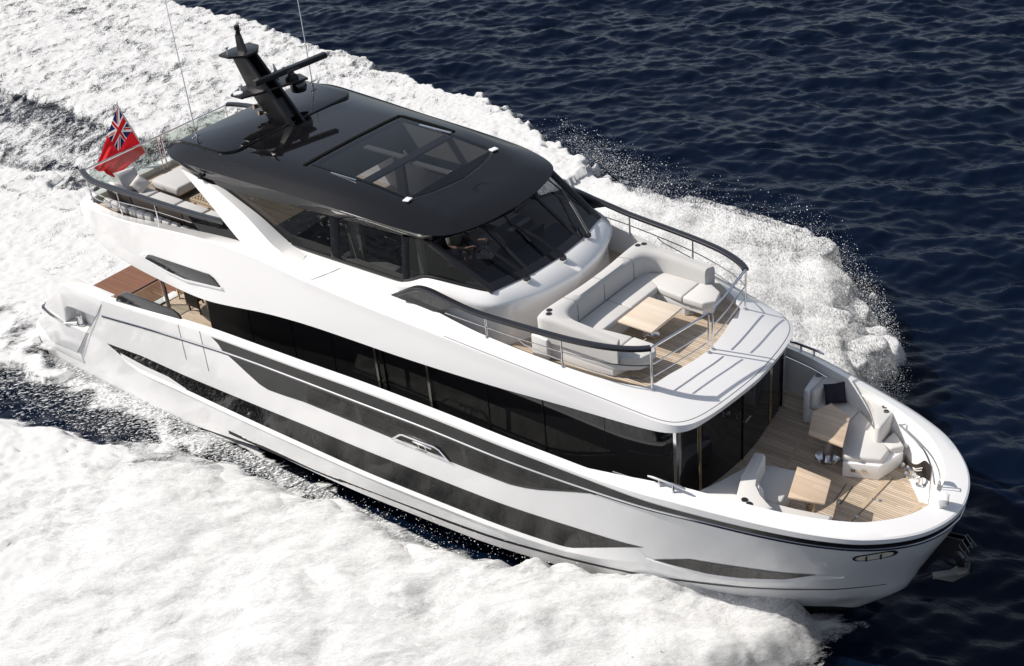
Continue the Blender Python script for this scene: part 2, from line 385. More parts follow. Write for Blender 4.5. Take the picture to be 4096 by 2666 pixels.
sc_.loft([np.stack([x, -HB(x, l_) - .012, l_], 1), np.stack([x, -HB(x, t_) - .011, np.maximum(t_, l_)], 1)]); part('scoop_floor', sc_.mirror(), 'gelcoat_matt', yacht)
FU = [(0.20, 1.88), (1.0, 2.21), (1.9, 2.30), (2.86, 2.36), (3.43, 2.44)]
FL = [(0.20, 1.87), (.79, 1.83), (1.3, 1.79), (1.98, 1.87), (2.80, 2.08), (3.43, 2.43)]
part('hull_window', hullpanel((FU, FL), 0.014, n=140, rows=6).mirror(), 'hull_window', yacht)
fl = MB(); x = np.linspace(0.05, 3.9, 70); z1 = np.interp(x, [.05] + [p[0] for p in FL] + [3.9], [1.9] + [p[1] for p in FL] + [2.42]); z0 = z1 - np.interp(x, [.05, .8, 2.8, 3.4, 3.9], [.01, .1, .13, .2, .01])
fl.loft([np.stack([x, -HB(x, z1) - .005, z1], 1), np.stack([x, -HB(x, z0) - .035, z0], 1), np.stack([x, -HB(x, z0 - .03) - .001, z0 - .03], 1)])
part('window_ledge', fl.mirror(), 'gelcoat', yacht)
# portholes: thin rings on the window band
for (px, pz, r) in ((-6.09, 1.95, .11), (-5.26, 1.80, .17), (-2.03, 1.79, .17), (-1.12, 2.02, .11), (1.14, 2.0, .13), (-9.0, 1.8, .17)):
    m_ = MB(); L0, L1 = [], []
    for a in np.linspace(0, 2 * math.pi, 33):
        for L_, rr in ((L0, r), (L1, r * .93)):
            xx, zz = px + rr * math.cos(a) * 1.05, pz + rr * math.sin(a); L_.append((xx, -float(HB(xx, zz)) - .010, zz))
    m_.loft([L0, L1]); part('porthole', m_.mirror(), 'black_satin', yacht)
for px, z0, z1 in ((-13.6, 1.37, 1.87), (-11.2, 1.37, 1.99), (-9.35, 1.38, 2.07), (-6.55, 1.4, 2.15), (-1.55, 1.55, 2.19)):
    m_ = MB(); L_ = []
    for dx in (0, .018): L_.append([(px + dx - .03 * (zz - 1.7), -float(HB(px, zz)) - .009, zz) for zz in np.linspace(z0, z1, 5)])
    m_.loft(L_); part('window_joint', m_.mirror(), 'black_satin', yacht)

# bulwark band: dark glass below the cap amidships, black stripe carried on to the bow
band = MB(); x = np.linspace(-12.2, 5.55, 160)
bl = hline(lambda x: chrz(x) + 0.045, off=0.014); bu = hline(lambda x: capz(x) - 0.004, off=0.014)
k = bl[:, 0] > -12.1
# slanted aft end follows the glass outline
kk = np.where(k)[0][-1]
bl2 = np.vstack([bl[:kk + 1], [(-11.85, -float(HB(-11.85, 3.43)) - .008, 3.43)]]); ku = np.where(bu[:, 0] > -12.1)[0][-1]
bu2 = np.vstack([bu[:ku + 1], [(-12.3, -float(HB(-12.3, 3.72)) - .008, 3.72)]]); n_ = min(len(bl2), len(bu2))
band.loft([crs(bl2, 150), crs(bu2, 150)]); part('bulwark_band', band.mirror(), 'band_dark', yacht)
# bulwark window below the chrome line
def strip2(fa, fb, xa, xb, off, n=60, mb=None):
    x = np.linspace(xa, xb, n); mb = mb or MB(); mb.loft([np.stack([x, -HB(x, z) - off, z], 1) for z in (fa(x), (fa(x) + fb(x)) / 2, fb(x))]); return mb
m_ = strip2(bwl, bwu, -11.87, -9.05, .006)
lowf = lambda x: np.minimum(bwl(x) + np.interp(x, [-9, -3, -2.5, -1], [.085, .085, .095, .06]), bwu(x) - .05)
strip2(bwl, lowf, -9.05, -.77, .006, 90, m_); strip2(lambda x: bwu(x) - .05, bwu, -9.05, -.77, .006, 90, m_)
for xa, xb in ((-7.35, -7.2), (-4.2, -4.05), (-1.25, -.9)): strip2(lowf, lambda x: bwu(x) - .05, xa, xb, .006, 6, m_)
part('bulwark_frame', m_.mirror(), 'band_dark', yacht)
for xa, xb in ((-9.05, -7.35), (-7.2, -4.2), (-4.05, -1.25)):
    part('bulwark_pane', strip2(lowf, lambda x: bwu(x) - .05, xa, xb, .003, 40).mirror(), 'bulwark_glass', yacht)
# fairlead frame with cleat let into the bulwark window
def onh(x, z, off): return (x, -float(HB(x, z)) - off, z)
m_ = MB(); m_.tube([onh(*p, .02) for p in [(-6.30, 2.93), (-6.0, 3.17), (-5.92, 3.20), (-5.5, 3.205), (-4.98, 3.225), (-4.86, 3.19), (-4.62, 2.93)]], 1, 8, sq=(.05, .05))
m_.loft([[onh(x, 2.90, .012) for x in np.linspace(-6.32, -4.60, 12)], [onh(x, 2.915, .032) for x in np.linspace(-6.32, -4.60, 12)], [onh(x, 3.0, .034) for x in np.linspace(-6.18, -4.67, 12)], [onh(x, 3.005, .01) for x in np.linspace(-6.18, -4.67, 12)]])
ff = part('fairlead_frame', m_.mirror(), 'chrome', yacht)
m_ = MB(); m_.tube([onh(-5.62, 3.13, .03), onh(-5.5, 3.15, .05), onh(-5.2, 3.15, .05), onh(-5.08, 3.13, .03)], .022, 6); m_.tube([onh(-5.46, 3.0, .03), onh(-5.46, 3.15, .05)], .018, 6); m_.tube([onh(-5.26, 3.0, .03), onh(-5.26, 3.15, .05)], .018, 6); part('mooring_cleat', m_.mirror(), 'chrome', yacht)
def lettering(name, txt, size, M_, m, parent):
    cu_ = bpy.data.curves.new(name, 'FONT'); cu_.body = txt; cu_.size = size; cu_.align_x = 'CENTER'; cu_.align_y = 'CENTER'; cu_.extrude = .001; cu_.shear = .15
    t_ = bpy.data.objects.new(name, cu_); C.objects.link(t_); bpy.context.view_layer.update()
    me = bpy.data.meshes.new_from_object(t_.evaluated_get(bpy.context.evaluated_depsgraph_get())); bpy.data.objects.remove(t_)
    me.transform(M_); me.materials.clear(); me.materials.append(MAT[m]); o_ = bpy.data.objects.new(name, me); C.objects.link(o_); o_.parent = parent; return o_
for sy in (-1, 1):
    Mt = Matrix(((-sy * 1.0, 0, 0, -5.42), (0, 0, sy * 1.0, (float(HB(-5.42, 2.955)) + .037) * sy), (0, 1, 0, 2.955), (0, 0, 0, 1)))
    lettering('lettering', 'Sunseeker', .085, Mt, 'black_satin', ff)
# chrome rubbing line
for off, z_, r in ((.03, 0.02, .022),):
    P = hline(lambda x: chrz(x) + z_, off=0.012); P = P[P[:, 0] > -17.4]
    m_ = MB(); m_.tube(P, r, 6); part('rub_rail', m_.mirror(), 'chrome', yacht)
P = hline(lambda x: chrz(x) - 0.035, off=0.006); P = P[P[:, 0] > -17.4]; m_ = MB(); m_.tube(P, .014, 6); part('rub_strip', m_.mirror(), 'black_satin', yacht)

# bulwark cap
def offs(P, d):
    """offset a plan curve inward (towards +y for starboard, aft at the bow)"""
    T = np.gradient(P[:, :2], axis=0); T[0] = (0, -1); T /= np.linalg.norm(T, axis=1)[:, None]
    N = np.stack([T[:, 1], -T[:, 0]], 1)
    Q = P.copy(); Q[:, :2] += N * np.asarray(d).reshape(-1, 1); return Q
out = hline(capz); cx = out[:, 0]
cw = np.interp(cx, [-18, -1, 0.2, 1.2, 3, 4.5, 5.6], [.17, .17, .30, .34, .33, .40, .50])
ch = np.interp(cx, [-18, -1, 0.2, .9, 2, 3, 4.5, 5.6], [.13, .13, .25, .32, .30, .26, .20, .17])
c1 = offs(out, -.0 * cw); c1[:, 2] += ch * .50
c2 = offs(out, .035 + 0 * cw); c2[:, 2] += ch * .64
c2b = offs(out, cw * .5); c2b[:, 2] += ch * .86
c3 = offs(out, cw); c3[:, 2] += ch
c4 = offs(out, cw + .03); c4[:, 2] = np.interp(cx, [-1.0, .2], [0, 1]) * (3.04 - 2.5) + 2.5
for c in (c1, c2, c2b, c3, c4): c[0, 1] = 0
cap = MB(); cap.loft([out, c1, c2, c2b, c3]); part('bulwark_cap', cap.mirror(), 'gelcoat', yacht, 24)
lim = HB(cx, np.full_like(cx, 2.9)) - .07; c4[:, 1] = -np.minimum(-c4[:, 1], lim); c4[c4[:, 0] > 4.95, 0] -= .10; c4[0, 1] = 0
inn = MB(); c5 = c4.copy(); inw = (cx > GA - .1) & (cx < GB + .1); c5[inw] = c3[inw]; c5[inw, 2] = bwu(cx[inw]) + .03
inn.loft([c3, c5]); part('bulwark_lining', inn.mirror(), 'gelcoat_matt', yacht, 50)
# stern quarters
q = [(-17.1, 3.22), (-18.97, 3.20), (-19.3, 3.0), (-20.2, 2.25), (-20.43, 2.0), (-21.05, 1.32), (-20.9, 1.02), (-20.6, .74), (-19.3, .79), (-18.42, 1.76), (-19.45, 1.77), (-19.28, 2.28), (-19.1, 2.42), (-18.9, 2.46), (-17.72, 2.50), (-17.55, 2.65)]
sq_ = MB(); sq_.prism([(x, -3.40, z) for x, z in q], (0, .42, 0)); part('stern_quarter', sq_.mirror(), 'gelcoat', yacht, 40, bevel=.035)
m_ = MB(); m_.box((-18.5, -3.02, 2.05), (1.7, .10, .75)); m_.box((-18.75, -3.17, 1.5), (1.5, .3, .5)); part('quarter_recess', m_.mirror(), 'gelcoat_matt', yacht)
m_ = MB(); m_.prism([(-20.47, -3.42, 2.06), (-20.15, -3.43, 1.93), (-19.42, -3.43, 1.80), (-19.42, -3.43, 1.68), (-20.2, -3.43, 1.80), (-20.55, -3.42, 1.93)], (0, .3, 0)); m_.tube([(-20.5, -3.3, 2.0), (-20.5, -2.7, 2.05)], .06, 8); part('fairlead', m_.mirror(), 'chrome', yacht)
bol = MB(); bol.lathe((-18.95, -3.2, 1.78), [(.14, 0), (.14, .03), (.08, .05), (.07, .24), (.11, .27), (.11, .31), (.02, .33)], 14); bol.mirror(); part('bollard', bol, 'chrome', yacht)
m_ = MB(); m_.tube([(-18.95, -3.32, 1.9), (-19.3, -3.42, 1.82), (-19.45, -3.46, 1.78)], .025, 6); part('mooring_line', m_, 'flag_pole_wood', yacht)
# lower hull aft of the seam, swim platform
m_ = MB(); x = np.linspace(-21.2, -18.9, 8)
m_.loft([np.stack([x, -HB(x, .2 + 0 * x) + .02, -.4 + 0 * x], 1), np.stack([x, -HB(x, .8 + 0 * x) + .03, .84 + 0 * x], 1)]); part('hull_aft', m_.mirror(), 'gelcoat', yacht)
pl = [(-21.95, -2.6), (-21.9, -3.0), (-21.7, -3.2), (-21.3, -3.34), (-19.2, -3.36), (-19.2, 3.36), (-21.3, 3.34), (-21.7, 3.2), (-21.9, 3.0), (-21.95, 2.6)]
m_ = MB(); m_.slab(pl, .42, .86); part('swim_platform', m_, 'gelcoat', yacht, bevel=.06)
m_ = MB(); m_.slab([(-21.86, -2.7), (-21.62, -3.05), (-20.6, -3.05), (-20.6, 3.05), (-21.62, 3.05), (-21.86, 2.7)], .86, .875); part('platform_teak', m_, 'teak_wet', yacht)
m_ = MB(); m_.slab([(-21.85, -2.85), (-16.7, -2.85), (-16.7, 2.85), (-21.85, 2.85)], .88, 1.05); part('bathing_platform', m_, 'teak_wet', yacht)
m_ = MB(); m_.slab([(-16.6, -2.9), (-13.4, -2.9), (-13.4, 2.9), (-16.6, 2.9)], .9, 2.30); part('cockpit_base', m_, 'gelcoat_matt', yacht)
m_ = MB(); m_.slab([(-16.8, -3.25), (-13.0, -3.3), (-13.0, 3.3), (-16.8, 3.25)], 2.30, 2.36); part('cockpit_deck', m_, 'teak', yacht)
# glass wing by the cockpit
m_ = MB(); m_.prism([(-16.65, -3.36, 3.25), (-16.35, -3.36, 3.6), (-16.08, -3.36, 3.77), (-15.9, -3.36, 3.83), (-13.95, -3.36, 3.90), (-13.75, -3.36, 3.84), (-13.66, -3.36, 3.72), (-13.66, -3.36, 3.55)], (0, .05, 0)); part('cockpit_screen', m_.mirror(), 'black_gloss', yacht, bevel=.012)
# side decks and foredeck
dk = MB(); x = np.linspace(-13.2, .2, 40); dk.loft([np.stack([x, -HB(x, 2.4 + 0 * x) + .05, 2.52 + 0 * x], 1), np.stack([x, -2.3 + 0 * x, 2.52 + 0 * x], 1)]); part('side_deck', dk.mirror(), 'teak', yacht)
fd = c4[(c4[:, 0] > -0.6)]; po = [(p[0], p[1] - .0) for p in fd[::-1]]; po = po + [(x_, -y_) for x_, y_ in po[::-1][1:]]
m_ = MB(); m_.slab(po, 2.98, 3.05); part('foredeck', m_, 'teak', yacht)

# ------------------------------------------------------------------ saloon glass
sw = MB(); sidec = [(-13.5, -2.62), (-9, -2.64), (-4, -2.60), (-1, -2.46), (.25, -2.24), (.50, -2.12)]; frontc = [(.50, -2.12), (.58, -1.5), (.70, -.75), (.75, 0)]
cs = two([(a, b_, 0) for a, b_ in sidec], [(a, b_, 0) for a, b_ in frontc], 50, 24, 2)
lo = cs.copy(); lo[:, 2] = 2.5; hi = cs.copy(); hi[:, 2] = 5.2
sw.loft([lo, hi]); sw.add([(-13.5, -2.62, 2.36), (-13.5, 0, 2.36), (-13.5, 0, 5.2), (-13.5, -2.62, 5.2)], [(0, 1, 2, 3)])
part('saloon_window', sw.mirror(), 'dark_window', yacht)
def csat(xq): i = np.argmin(abs(cs[:50, 0] - xq)); return cs[i]
for i_, xq in enumerate((-7.28, -5.66)):
    p = csat(xq); m_ = MB(); m_.box((xq, p[1] - .03, 3.9), (.07, .06, 2.75)); part('mullion', m_.mirror(), 'chrome', yacht)
m_ = MB(); m_.box((-7.12, csat(-7.1)[1] - .02, 3.9), (.12, .03, 2.75)); part('door_frame', m_.mirror(), 'black_gloss', yacht)
for xq in (-11.8, -10.2, -8.8, -4.0, -2.5, -1.0):
    p = csat(xq); m_ = MB(); m_.box((xq, p[1] - .004, 3.9), (.018, .02, 2.75)); part('window_joint', m_.mirror(), 'band_dark', yacht)
m_ = MB(); m_.box((.50, -2.14, 4.0), (.07, .09, 2.3)); part('corner_post', m_.mirror(), 'chrome', yacht)
m_ = MB(); m_.box((.60, -1.42, 4.0), (.03, .08, 2.3), rz=.17); part('mullion', m_.mirror(), 'gold_chrome', yacht)
m_ = MB(); m_.box((.765, 0, 4.0), (.02, .02, 2.3)); part('door_joint', m_, 'band_dark', yacht)
m_ = MB(); m_.tube([(.78, -.06, 4.1), (.86, -.06, 4.1), (.87, .02, 4.16)], .018, 6); m_.tube([(.78, .06, 4.12), (.86, .06, 4.12), (.87, .12, 4.16)], .018, 6); part('door_handle', m_, 'chrome', yacht)
m_ = MB(); m_.tube([(-7.1, csat(-7.1)[1] - .03, 3.95), (-7.1, csat(-7.1)[1] - .09, 3.95), (-7.1, csat(-7.1)[1] - .09, 3.8)], .018, 6); part('door_handle', m_.mirror(), 'chrome', yacht)

# ------------------------------------------------------------------ upper deck moulding
W0 = two([(-18.42, -2.56, 5.25), (-18.1, -2.64, 4.86), (-17.4, -2.77, 4.50), (-15.9, -3.0, 4.49), (-14.2, -3.14, 4.49), (-12.6, -3.25, 4.56), (-11.4, -3.27, 4.74), (-10.3, -3.28, 4.93), (-8.9, -3.28, 5.08), (-7.75, -3.24, 5.11), (-5.95, -3.14, 5.10), (-3.6, -2.93, 5.09), (-1.5, -2.67, 5.10), (-.2, -2.52, 5.10), (.35, -2.43, 5.10)],
         [(.35, -2.43, 5.10), (.62, -2.27, 5.10), (.80, -2.03, 5.10), (.94, -1.45, 5.12), (1.06, -.6, 5.15), (1.10, 0, 5.16)], 80, 26, 3)
W1 = two([(-18.42, -2.54, 5.45), (-18.1, -2.62, 5.50), (-17.4, -2.75, 5.58), (-16.0, -2.92, 5.74), (-14.6, -3.05, 5.98), (-13.2, -3.12, 6.18), (-11.7, -3.18, 6.34), (-10.3, -3.2, 6.36), (-9.4, -3.2, 6.28), (-8.5, -3.19, 6.22), (-7.2, -3.15, 6.12), (-6, -3.08, 6.03), (-4.5, -2.97, 5.90), (-2.8, -2.8, 5.72), (-1.7, -2.66, 5.58), (-.6, -2.51, 5.43), (.25, -2.40, 5.29)],
         [(.25, -2.40, 5.29), (.62, -2.24, 5.24), (.82, -2.0, 5.24), (.97, -1.5, 5.25), (1.09, -.6, 5.28), (1.13, 0, 5.29)], 80, 26, 5)
W2 = two([(-18.36, -2.35, 5.6), (-17.4, -2.50, 5.62), (-16.35, -2.58, 5.66), (-14.8, -2.62, 5.86), (-13.4, -2.65, 6.05), (-12, -2.65, 6.22), (-10.8, -2.55, 6.33), (-9.9, -2.44, 6.37), (-8.3, -2.38, 6.39), (-6.8, -2.42, 6.39), (-6.2, -2.52, 6.38), (-5.4, -2.62, 6.27), (-4.6, -2.64, 6.16), (-3.83, -2.61, 6.05), (-1.98, -2.44, 5.86), (-1.0, -2.16, 5.68), (-.5, -1.92, 5.58)],
         [(-.5, -1.92, 5.58), (-.34, -1.74, 5.56), (-.27, -1.25, 5.55), (-.12, -.56, 5.55), (-.06, 0, 5.55)], 80, 26, 3)
md = W0 * .5 + W1 * .5; md[:, 1] -= np.interp(md[:, 0], [-18.4, -16, -9, -2, .5, 1.1], [.0, .03, .06, .05, .0, 0]); 
md2 = md.copy()
W1i = W1 * .9 + W2 * .1; W1i[:, 2] += .025
W1o = W1 * .96 + W0 * .04
wg = MB(); wg.loft([W0, md, W1o, W1, W1i, W2]); part('flybridge_moulding', wg.mirror(), 'gelcoat', yacht, 30)
W3 = W2.copy(); W3[:, 2] = 5.42; W3[:, 1] *= .995
m_ = MB(); m_.loft([W2, W3]); part('coaming_lining', m_.mirror(), 'gelcoat_matt', yacht, 40)
Wc = W0.copy(); Wc[:, 1] *= .82; Wc[:, 2] = np.maximum(W0[:, 2] + .04, 5.02); Wc[:, 0] = np.where(Wc[:, 0] > -.5, -.5 + (Wc[:, 0] + .5) * .6, Wc[:, 0]); W00 = Wc.copy(); W00[:, 1] = 0
m_ = MB(); m_.loft([W0, Wc, W00]); part('deckhead', m_.mirror(), 'gelcoat_matt', yacht, 30)
po = [(p[0], p[1]) for p in W3]; po = po + [(a, -b_) for a, b_ in po[::-1][1:]]
m_ = MB(); m_.slab(po, 5.36, 5.44); part('flybridge_deck', m_, 'teak', yacht)
m_ = MB(); m_.prism([(-18.42, -2.54, 5.22), (-18.42, 2.54, 5.22), (-18.42, 2.54, 5.5), (-18.36, 2.35, 5.62), (-18.36, -2.35, 5.62), (-18.42, -2.54, 5.5)], (.28, 0, 0)); part('aft_coaming', m_, 'gelcoat', yacht, bevel=.02)
# lip groove near the front edge, side vent, seams
gl = W1 * .93 + W2 * .07; gl[:, 2] += .012; gl = gl[80 - 22:]; m_ = MB(); m_.tube(gl, .011, 5); part('edge_groove', m_.mirror(), 'interior_grey', yacht)
V_ = [(-15.2, 5.0), (-14.9, 5.13), (-14.6, 5.20), (-12.15, 5.44), (-11.95, 5.37), (-11.75, 5.18), (-13.2, 4.96), (-14.0, 4.93)]
fy = lambda x, z: -np.interp(x, [-18.4, -16, -13, -9], [2.64, 3.02, 3.27, 3.34]) - .012 + .0 * z
m_ = MB(); m_.prism([(a, float(fy(a, b_)), b_) for a, b_ in V_], (0, .12, 0)); part('air_intake', m_.mirror(), 'black_gloss', yacht, bevel=.015)
V2 = [(-15.26, 4.98), (-14.93, 5.155), (-14.78, 5.17), (-14.99, 5.0), (-13.9, 4.955), (-13.2, 4.985), (-11.73, 5.2), (-11.68, 5.15), (-13.2, 4.92), (-14.1, 4.89)]
m_ = MB(); m_.prism([(a, float(fy(a, b_)) - .004, b_) for a, b_ in V2], (0, .1, 0)); part('intake_trim', m_.mirror(), 'gelcoat_matt', yacht)
def seam(name, pts, r=.007, m='groove', parent=None): q_ = MB(); q_.tube(pts, r, 4); return part(name, q_.mirror(), m, parent or yacht)
def onW(xq, t):
    i = np.argmin(abs(W1[:80, 0] - xq)); j = np.argmin(abs(W2[:80, 0] - xq)); p = W1i[i] * (1 - t) + W2[j] * t; return tuple(p)
seam('panel_seam', [onW(-8.5, 0), onW(-8.3, .5), onW(-8.05, 1)], .006)
for xs_, zt, zl_ in ((-13.65, 3.63, 2.5), (-12.75, 3.73, 2.45)):
    seam('gate_seam', [(xs_ - .1 * (zt - z) / 1.1, -float(HB(xs_, z)) - .002, z) for z in np.linspace(zt, zl_, 8)], .008)
seam('quarter_seam', [(float(np.interp(z, SEAM[:, 0], SEAM[:, 1])), -3.425 + .02 * (2.6 - z) / 2, z) for z in np.linspace(.8, 3.1, 8)], .008)

# ------------------------------------------------------------------ wheelhouse pedestal, glass, roof
G0 = two([(-9.95, -2.36, 6.40), (-8.3, -2.34, 6.41), (-6.9, -2.32, 6.43), (-6.42, -2.31, 6.45), (-6.1, -2.31, 6.57), (-5.72, -2.30, 6.76), (-5.35, -2.28, 6.80), (-4.8, -2.12, 6.73), (-4.3, -1.97, 6.68), (-4.15, -1.89, 6.67)],
         [(-4.15, -1.89, 6.67), (-4.08, -1.6, 6.665), (-3.93, -.89, 6.66), (-3.86, 0, 6.66)], 50, 20, 1)
G1 = two([(-9.95, -2.50, 6.385), (-8.3, -2.48, 6.40), (-6.9, -2.50, 6.41), (-6.42, -2.54, 6.43), (-6.1, -2.55, 6.52), (-5.72, -2.55, 6.66), (-5.35, -2.53, 6.69), (-4.8, -2.42, 6.61), (-4.2, -2.24, 6.55), (-3.9, -2.05, 6.53)],
         [(-3.9, -2.05, 6.53), (-3.72, -1.7, 6.52), (-3.42, -.89, 6.51), (-3.30, 0, 6.50)], 50, 20, 3)
G2 = G1.copy(); T_ = np.gradient(G1[:, :2], axis=0); T_ /= np.linalg.norm(T_, axis=1)[:, None]; N_ = np.stack([-T_[:, 1], T_[:, 0]], 1) * -1
k_ = np.interp(G1[:, 0], [-6.5, -5, -3.5], [.0, .03, .03]); G2[:, :2] += N_ * k_[:, None]; G2[:, 2] -= .12
G3 = G2.copy(); G3[:, :2] -= N_ * .13 * (k_ > .015)[:, None]; G3[:, 2] -= .35
G4 = G3.copy(); G4[:, 2] = 5.42; G4[:, :2] += N_ * .06
for g in (G1, G2, G3, G4): g[-1, 1] = 0
m_ = MB(); m_.loft([G0, G1, G2, G3, G4]); part('wheelhouse_base', m_.mirror(), 'gelcoat', yacht, 60)
# windscreen panes and side windows
TOP = {}
def pane(name, pts, m='tinted_glass', mirror=True, parent=yacht):
    q_ = MB(); q_.add(pts, [tuple(range(len(pts)))]); 
    if mirror: q_.mirror()
    return part(name, q_, m, parent)
A0, A1 = np.array((-5.66, -2.06, 7.48)), np.array((-4.15, -1.89, 6.67))
B0, B1 = np.array((-5.16, -.87, 7.47)), np.array((-3.93, -.89, 6.67))
c0, c1_ = np.array((-5.02, 0, 7.47)), np.array((-3.87, 0, 6.67))
pane('windscreen_pane', [A0, B0, B1, A1], 'screen_glass')
pane('windscreen_pane', [B0, c0, (B0 * [1, -1, 1]), (B1 * [1, -1, 1]), c1_, B1], 'screen_glass', mirror=False)
def bar(p, q, wd, th, mb): 
    p, q = Vector(p), Vector(q); mb.tube([p, q], 1, 8, sq=(wd, th)); return mb
m_ = MB(); bar(A0, A1, .17, .10, m_); part('windscreen_pillar', m_.mirror(), 'black_satin', yacht)
m_ = MB(); bar(B0, B1, .09, .07, m_); part('windscreen_mullion', m_.mirror(), 'black_satin', yacht)
m_ = MB(); bs = [A1 + (A0 - A1) * .06, B1 + (B0 - B1) * .06, c1_ + (c0 - c1_) * .06, (B1 + (B0 - B1) * .06) * [1, -1, 1], (A1 + (A0 - A1) * .06) * [1, -1, 1]]
m_.loft([[tuple(p + np.array((.02, 0, .015))) for p in (A1, B1, c1_, B1 * [1, -1, 1], A1 * [1, -1, 1])], [tuple(A1 + (A0 - A1) * .13 + (.02, 0, .015)), tuple(B1 + (B0 - B1) * .13 + (.02, 0, .015)), tuple(c1_ + (c0 - c1_) * .13 + (.02, 0, .015)), tuple((B1 + (B0 - B1) * .13) * [1, -1, 1] + (.02, 0, .015)), tuple((A1 + (A0 - A1) * .13) * [1, -1, 1] + (.02, 0, .015))]]); part('windscreen_border', m_, 'black_gloss', yacht)
pane('side_window', [(-12.15, -2.44, 7.46), (-8.62, -2.17, 7.46), (-8.60, -2.33, 6.42), (-9.92, -2.36, 6.40)], 'dark_tinted_glass')
pane('side_window', [(-8.37, -2.15, 7.46), (-6.42, -2.12, 7.5), (-6.40, -2.30, 6.47), (-8.32, -2.33, 6.42)])
pane('side_window', [(-6.24, -2.12, 7.5), (-5.72, -2.07, 7.5), (-4.25, -1.95, 6.72), (-4.8, -2.10, 6.75), (-5.35, -2.24, 6.82), (-5.72, -2.26, 6.79), (-6.02, -2.28, 6.62), (-6.20, -2.29, 6.52)])
m_ = MB()
bar((-8.49, -2.17, 7.48), (-8.46, -2.34, 6.40), .26, .05, m_); part('window_pillar', m_.mirror(), 'black_gloss', yacht)
m_ = MB(); bar((-6.33, -2.13, 7.5), (-6.30, -2.31, 6.44), .19, .05, m_)
part('window_pillar', m_.mirror(), 'black_gloss', yacht)
m_ = MB(); bar((-9.9, -2.365, 6.42), (-6.4, -2.325, 6.465), .05, .09, m_); m_.tube(G0[26:49] + np.array((0, 0, .02)), 1, 8, sq=(.05, .07)); bar((-12.3, -2.47, 7.48), (-9.9, -2.37, 6.42), .10, .05, m_); part('window_frame', m_.mirror(), 'black_satin', yacht)
# raked white arches down from the hardtop
a_aft = [(-13.42, -2.52, 7.66), (-12.14, -2.74, 7.02), (-11.48, -2.86, 6.66), (-10.9, -2.96, 6.40), (-10.3, -3.04, 6.28), (-9.4, -3.08, 6.26)]
a_mid = [(-12.30, -2.56, 7.52), (-11.1, -2.66, 7.08), (-10.6, -2.70, 6.80), (-10.15, -2.74, 6.54), (-9.75, -2.78, 6.41), (-9.2, -2.8, 6.33)]
a_fwd = [(-12.10, -2.46, 7.48), (-10.9, -2.46, 7.0), (-10.5, -2.44, 6.78), (-10.15, -2.42, 6.57), (-9.85, -2.42, 6.44), (-9.3, -2.5, 6.385)]
a_in = [(p[0] + .0, p[1] + .14, p[2] - .02) for p in a_fwd]; a_bk = [(p[0] + .08, p[1] + .34, p[2] - .03) for p in a_aft]
cu = [crs(q_, 30, 1) for q_ in (a_aft, a_mid, a_fwd, a_in, a_bk)]
m_ = MB(); m_.loft(cu, close=True); part('hardtop_arch', m_.mirror(), 'gelcoat', yacht, 35)
# hardtop
E_ = two([(-13.95, -2.42, 7.97), (-13.45, -2.66, 7.955), (-12.2, -2.64, 7.93), (-10.2, -2.52, 7.88), (-8.0, -2.40, 7.83), (-6.6, -2.31, 7.77), (-5.9, -2.19, 7.71)], [(-5.9, -2.19, 7.71), (-5.45, -1.98, 7.68), (-5.2, -1.62, 7.665), (-5.0, -.9, 7.655), (-4.92, 0, 7.65)], 60, 24, 2)
T1 = two([(-13.74, -2.12, 8.13), (-13.3, -2.18, 8.14), (-12.2, -2.15, 8.15), (-10.2, -2.02, 8.15), (-8.2, -1.9, 8.10), (-6.9, -1.72, 7.99), (-6.3, -1.5, 7.91)], [(-6.3, -1.5, 7.91), (-6.0, -1.2, 7.87), (-5.85, -.8, 7.85), (-5.78, -.4, 7.845), (-5.75, 0, 7.84)], 60, 24, 4)
T2 = T1.copy(); T2[:, 1] *= .55; T2[:, 2] += .035; T2[:, 0] = np.where(T2[:, 0] > -9.5, -9.5 + (T2[:, 0] + 9.5) * .93, T2[:, 0]); T3 = T2.copy(); T3[:, 1] = 0; T3[:, 2] += .012; T3[:60, 0] = T2[:60, 0]
Tm = T1 * .5 + E_ * .5; Tm[:, 2] += .012 + .02 * np.clip((E_[:, 0] + 6.5) / 1.2, 0, 1)
E2 = E_.copy(); E2[:, 1] *= .995; E2[:, 2] -= .03; E2[:, 0] -= np.interp(E_[:, 1], [-2.2, -1.5], [0, .02])
Un = two([(-13.50, -2.40, 7.66), (-13.2, -2.46, 7.62), (-12.1, -2.47, 7.46), (-10.2, -2.33, 7.45), (-8.3, -2.18, 7.46), (-6.5, -2.12, 7.49), (-5.95, -2.07, 7.49)], [(-5.95, -2.07, 7.49), (-5.65, -1.95, 7.48), (-5.45, -1.5, 7.475), (-5.18, -.87, 7.475), (-5.05, 0, 7.475)], 60, 24, 2)
Uc = Un.copy(); Uc[:, 1] *= .6; Uc[:, 2] = 7.47; Uc0 = Uc.copy(); Uc0[:, 1] = 0
m_ = MB(); m_.loft([T3, T2, T1, Tm, E_, E2, Un])
m_.add([tuple(T3[0]), tuple(T2[0]), tuple(T1[0]), tuple(Tm[0]), tuple(E_[0]), tuple(E2[0]), tuple(Un[0]), (Un[0][0], 0, 7.66)], [(0, 1, 2, 3, 4, 5, 6, 7)])
roof = part('hardtop', m_.mirror(), 'roof_black', yacht, 28)
m_ = MB(); m_.loft([Un, Uc, Uc0]); hl_ = part('headlining', m_.mirror(), 'interior_grey', yacht)
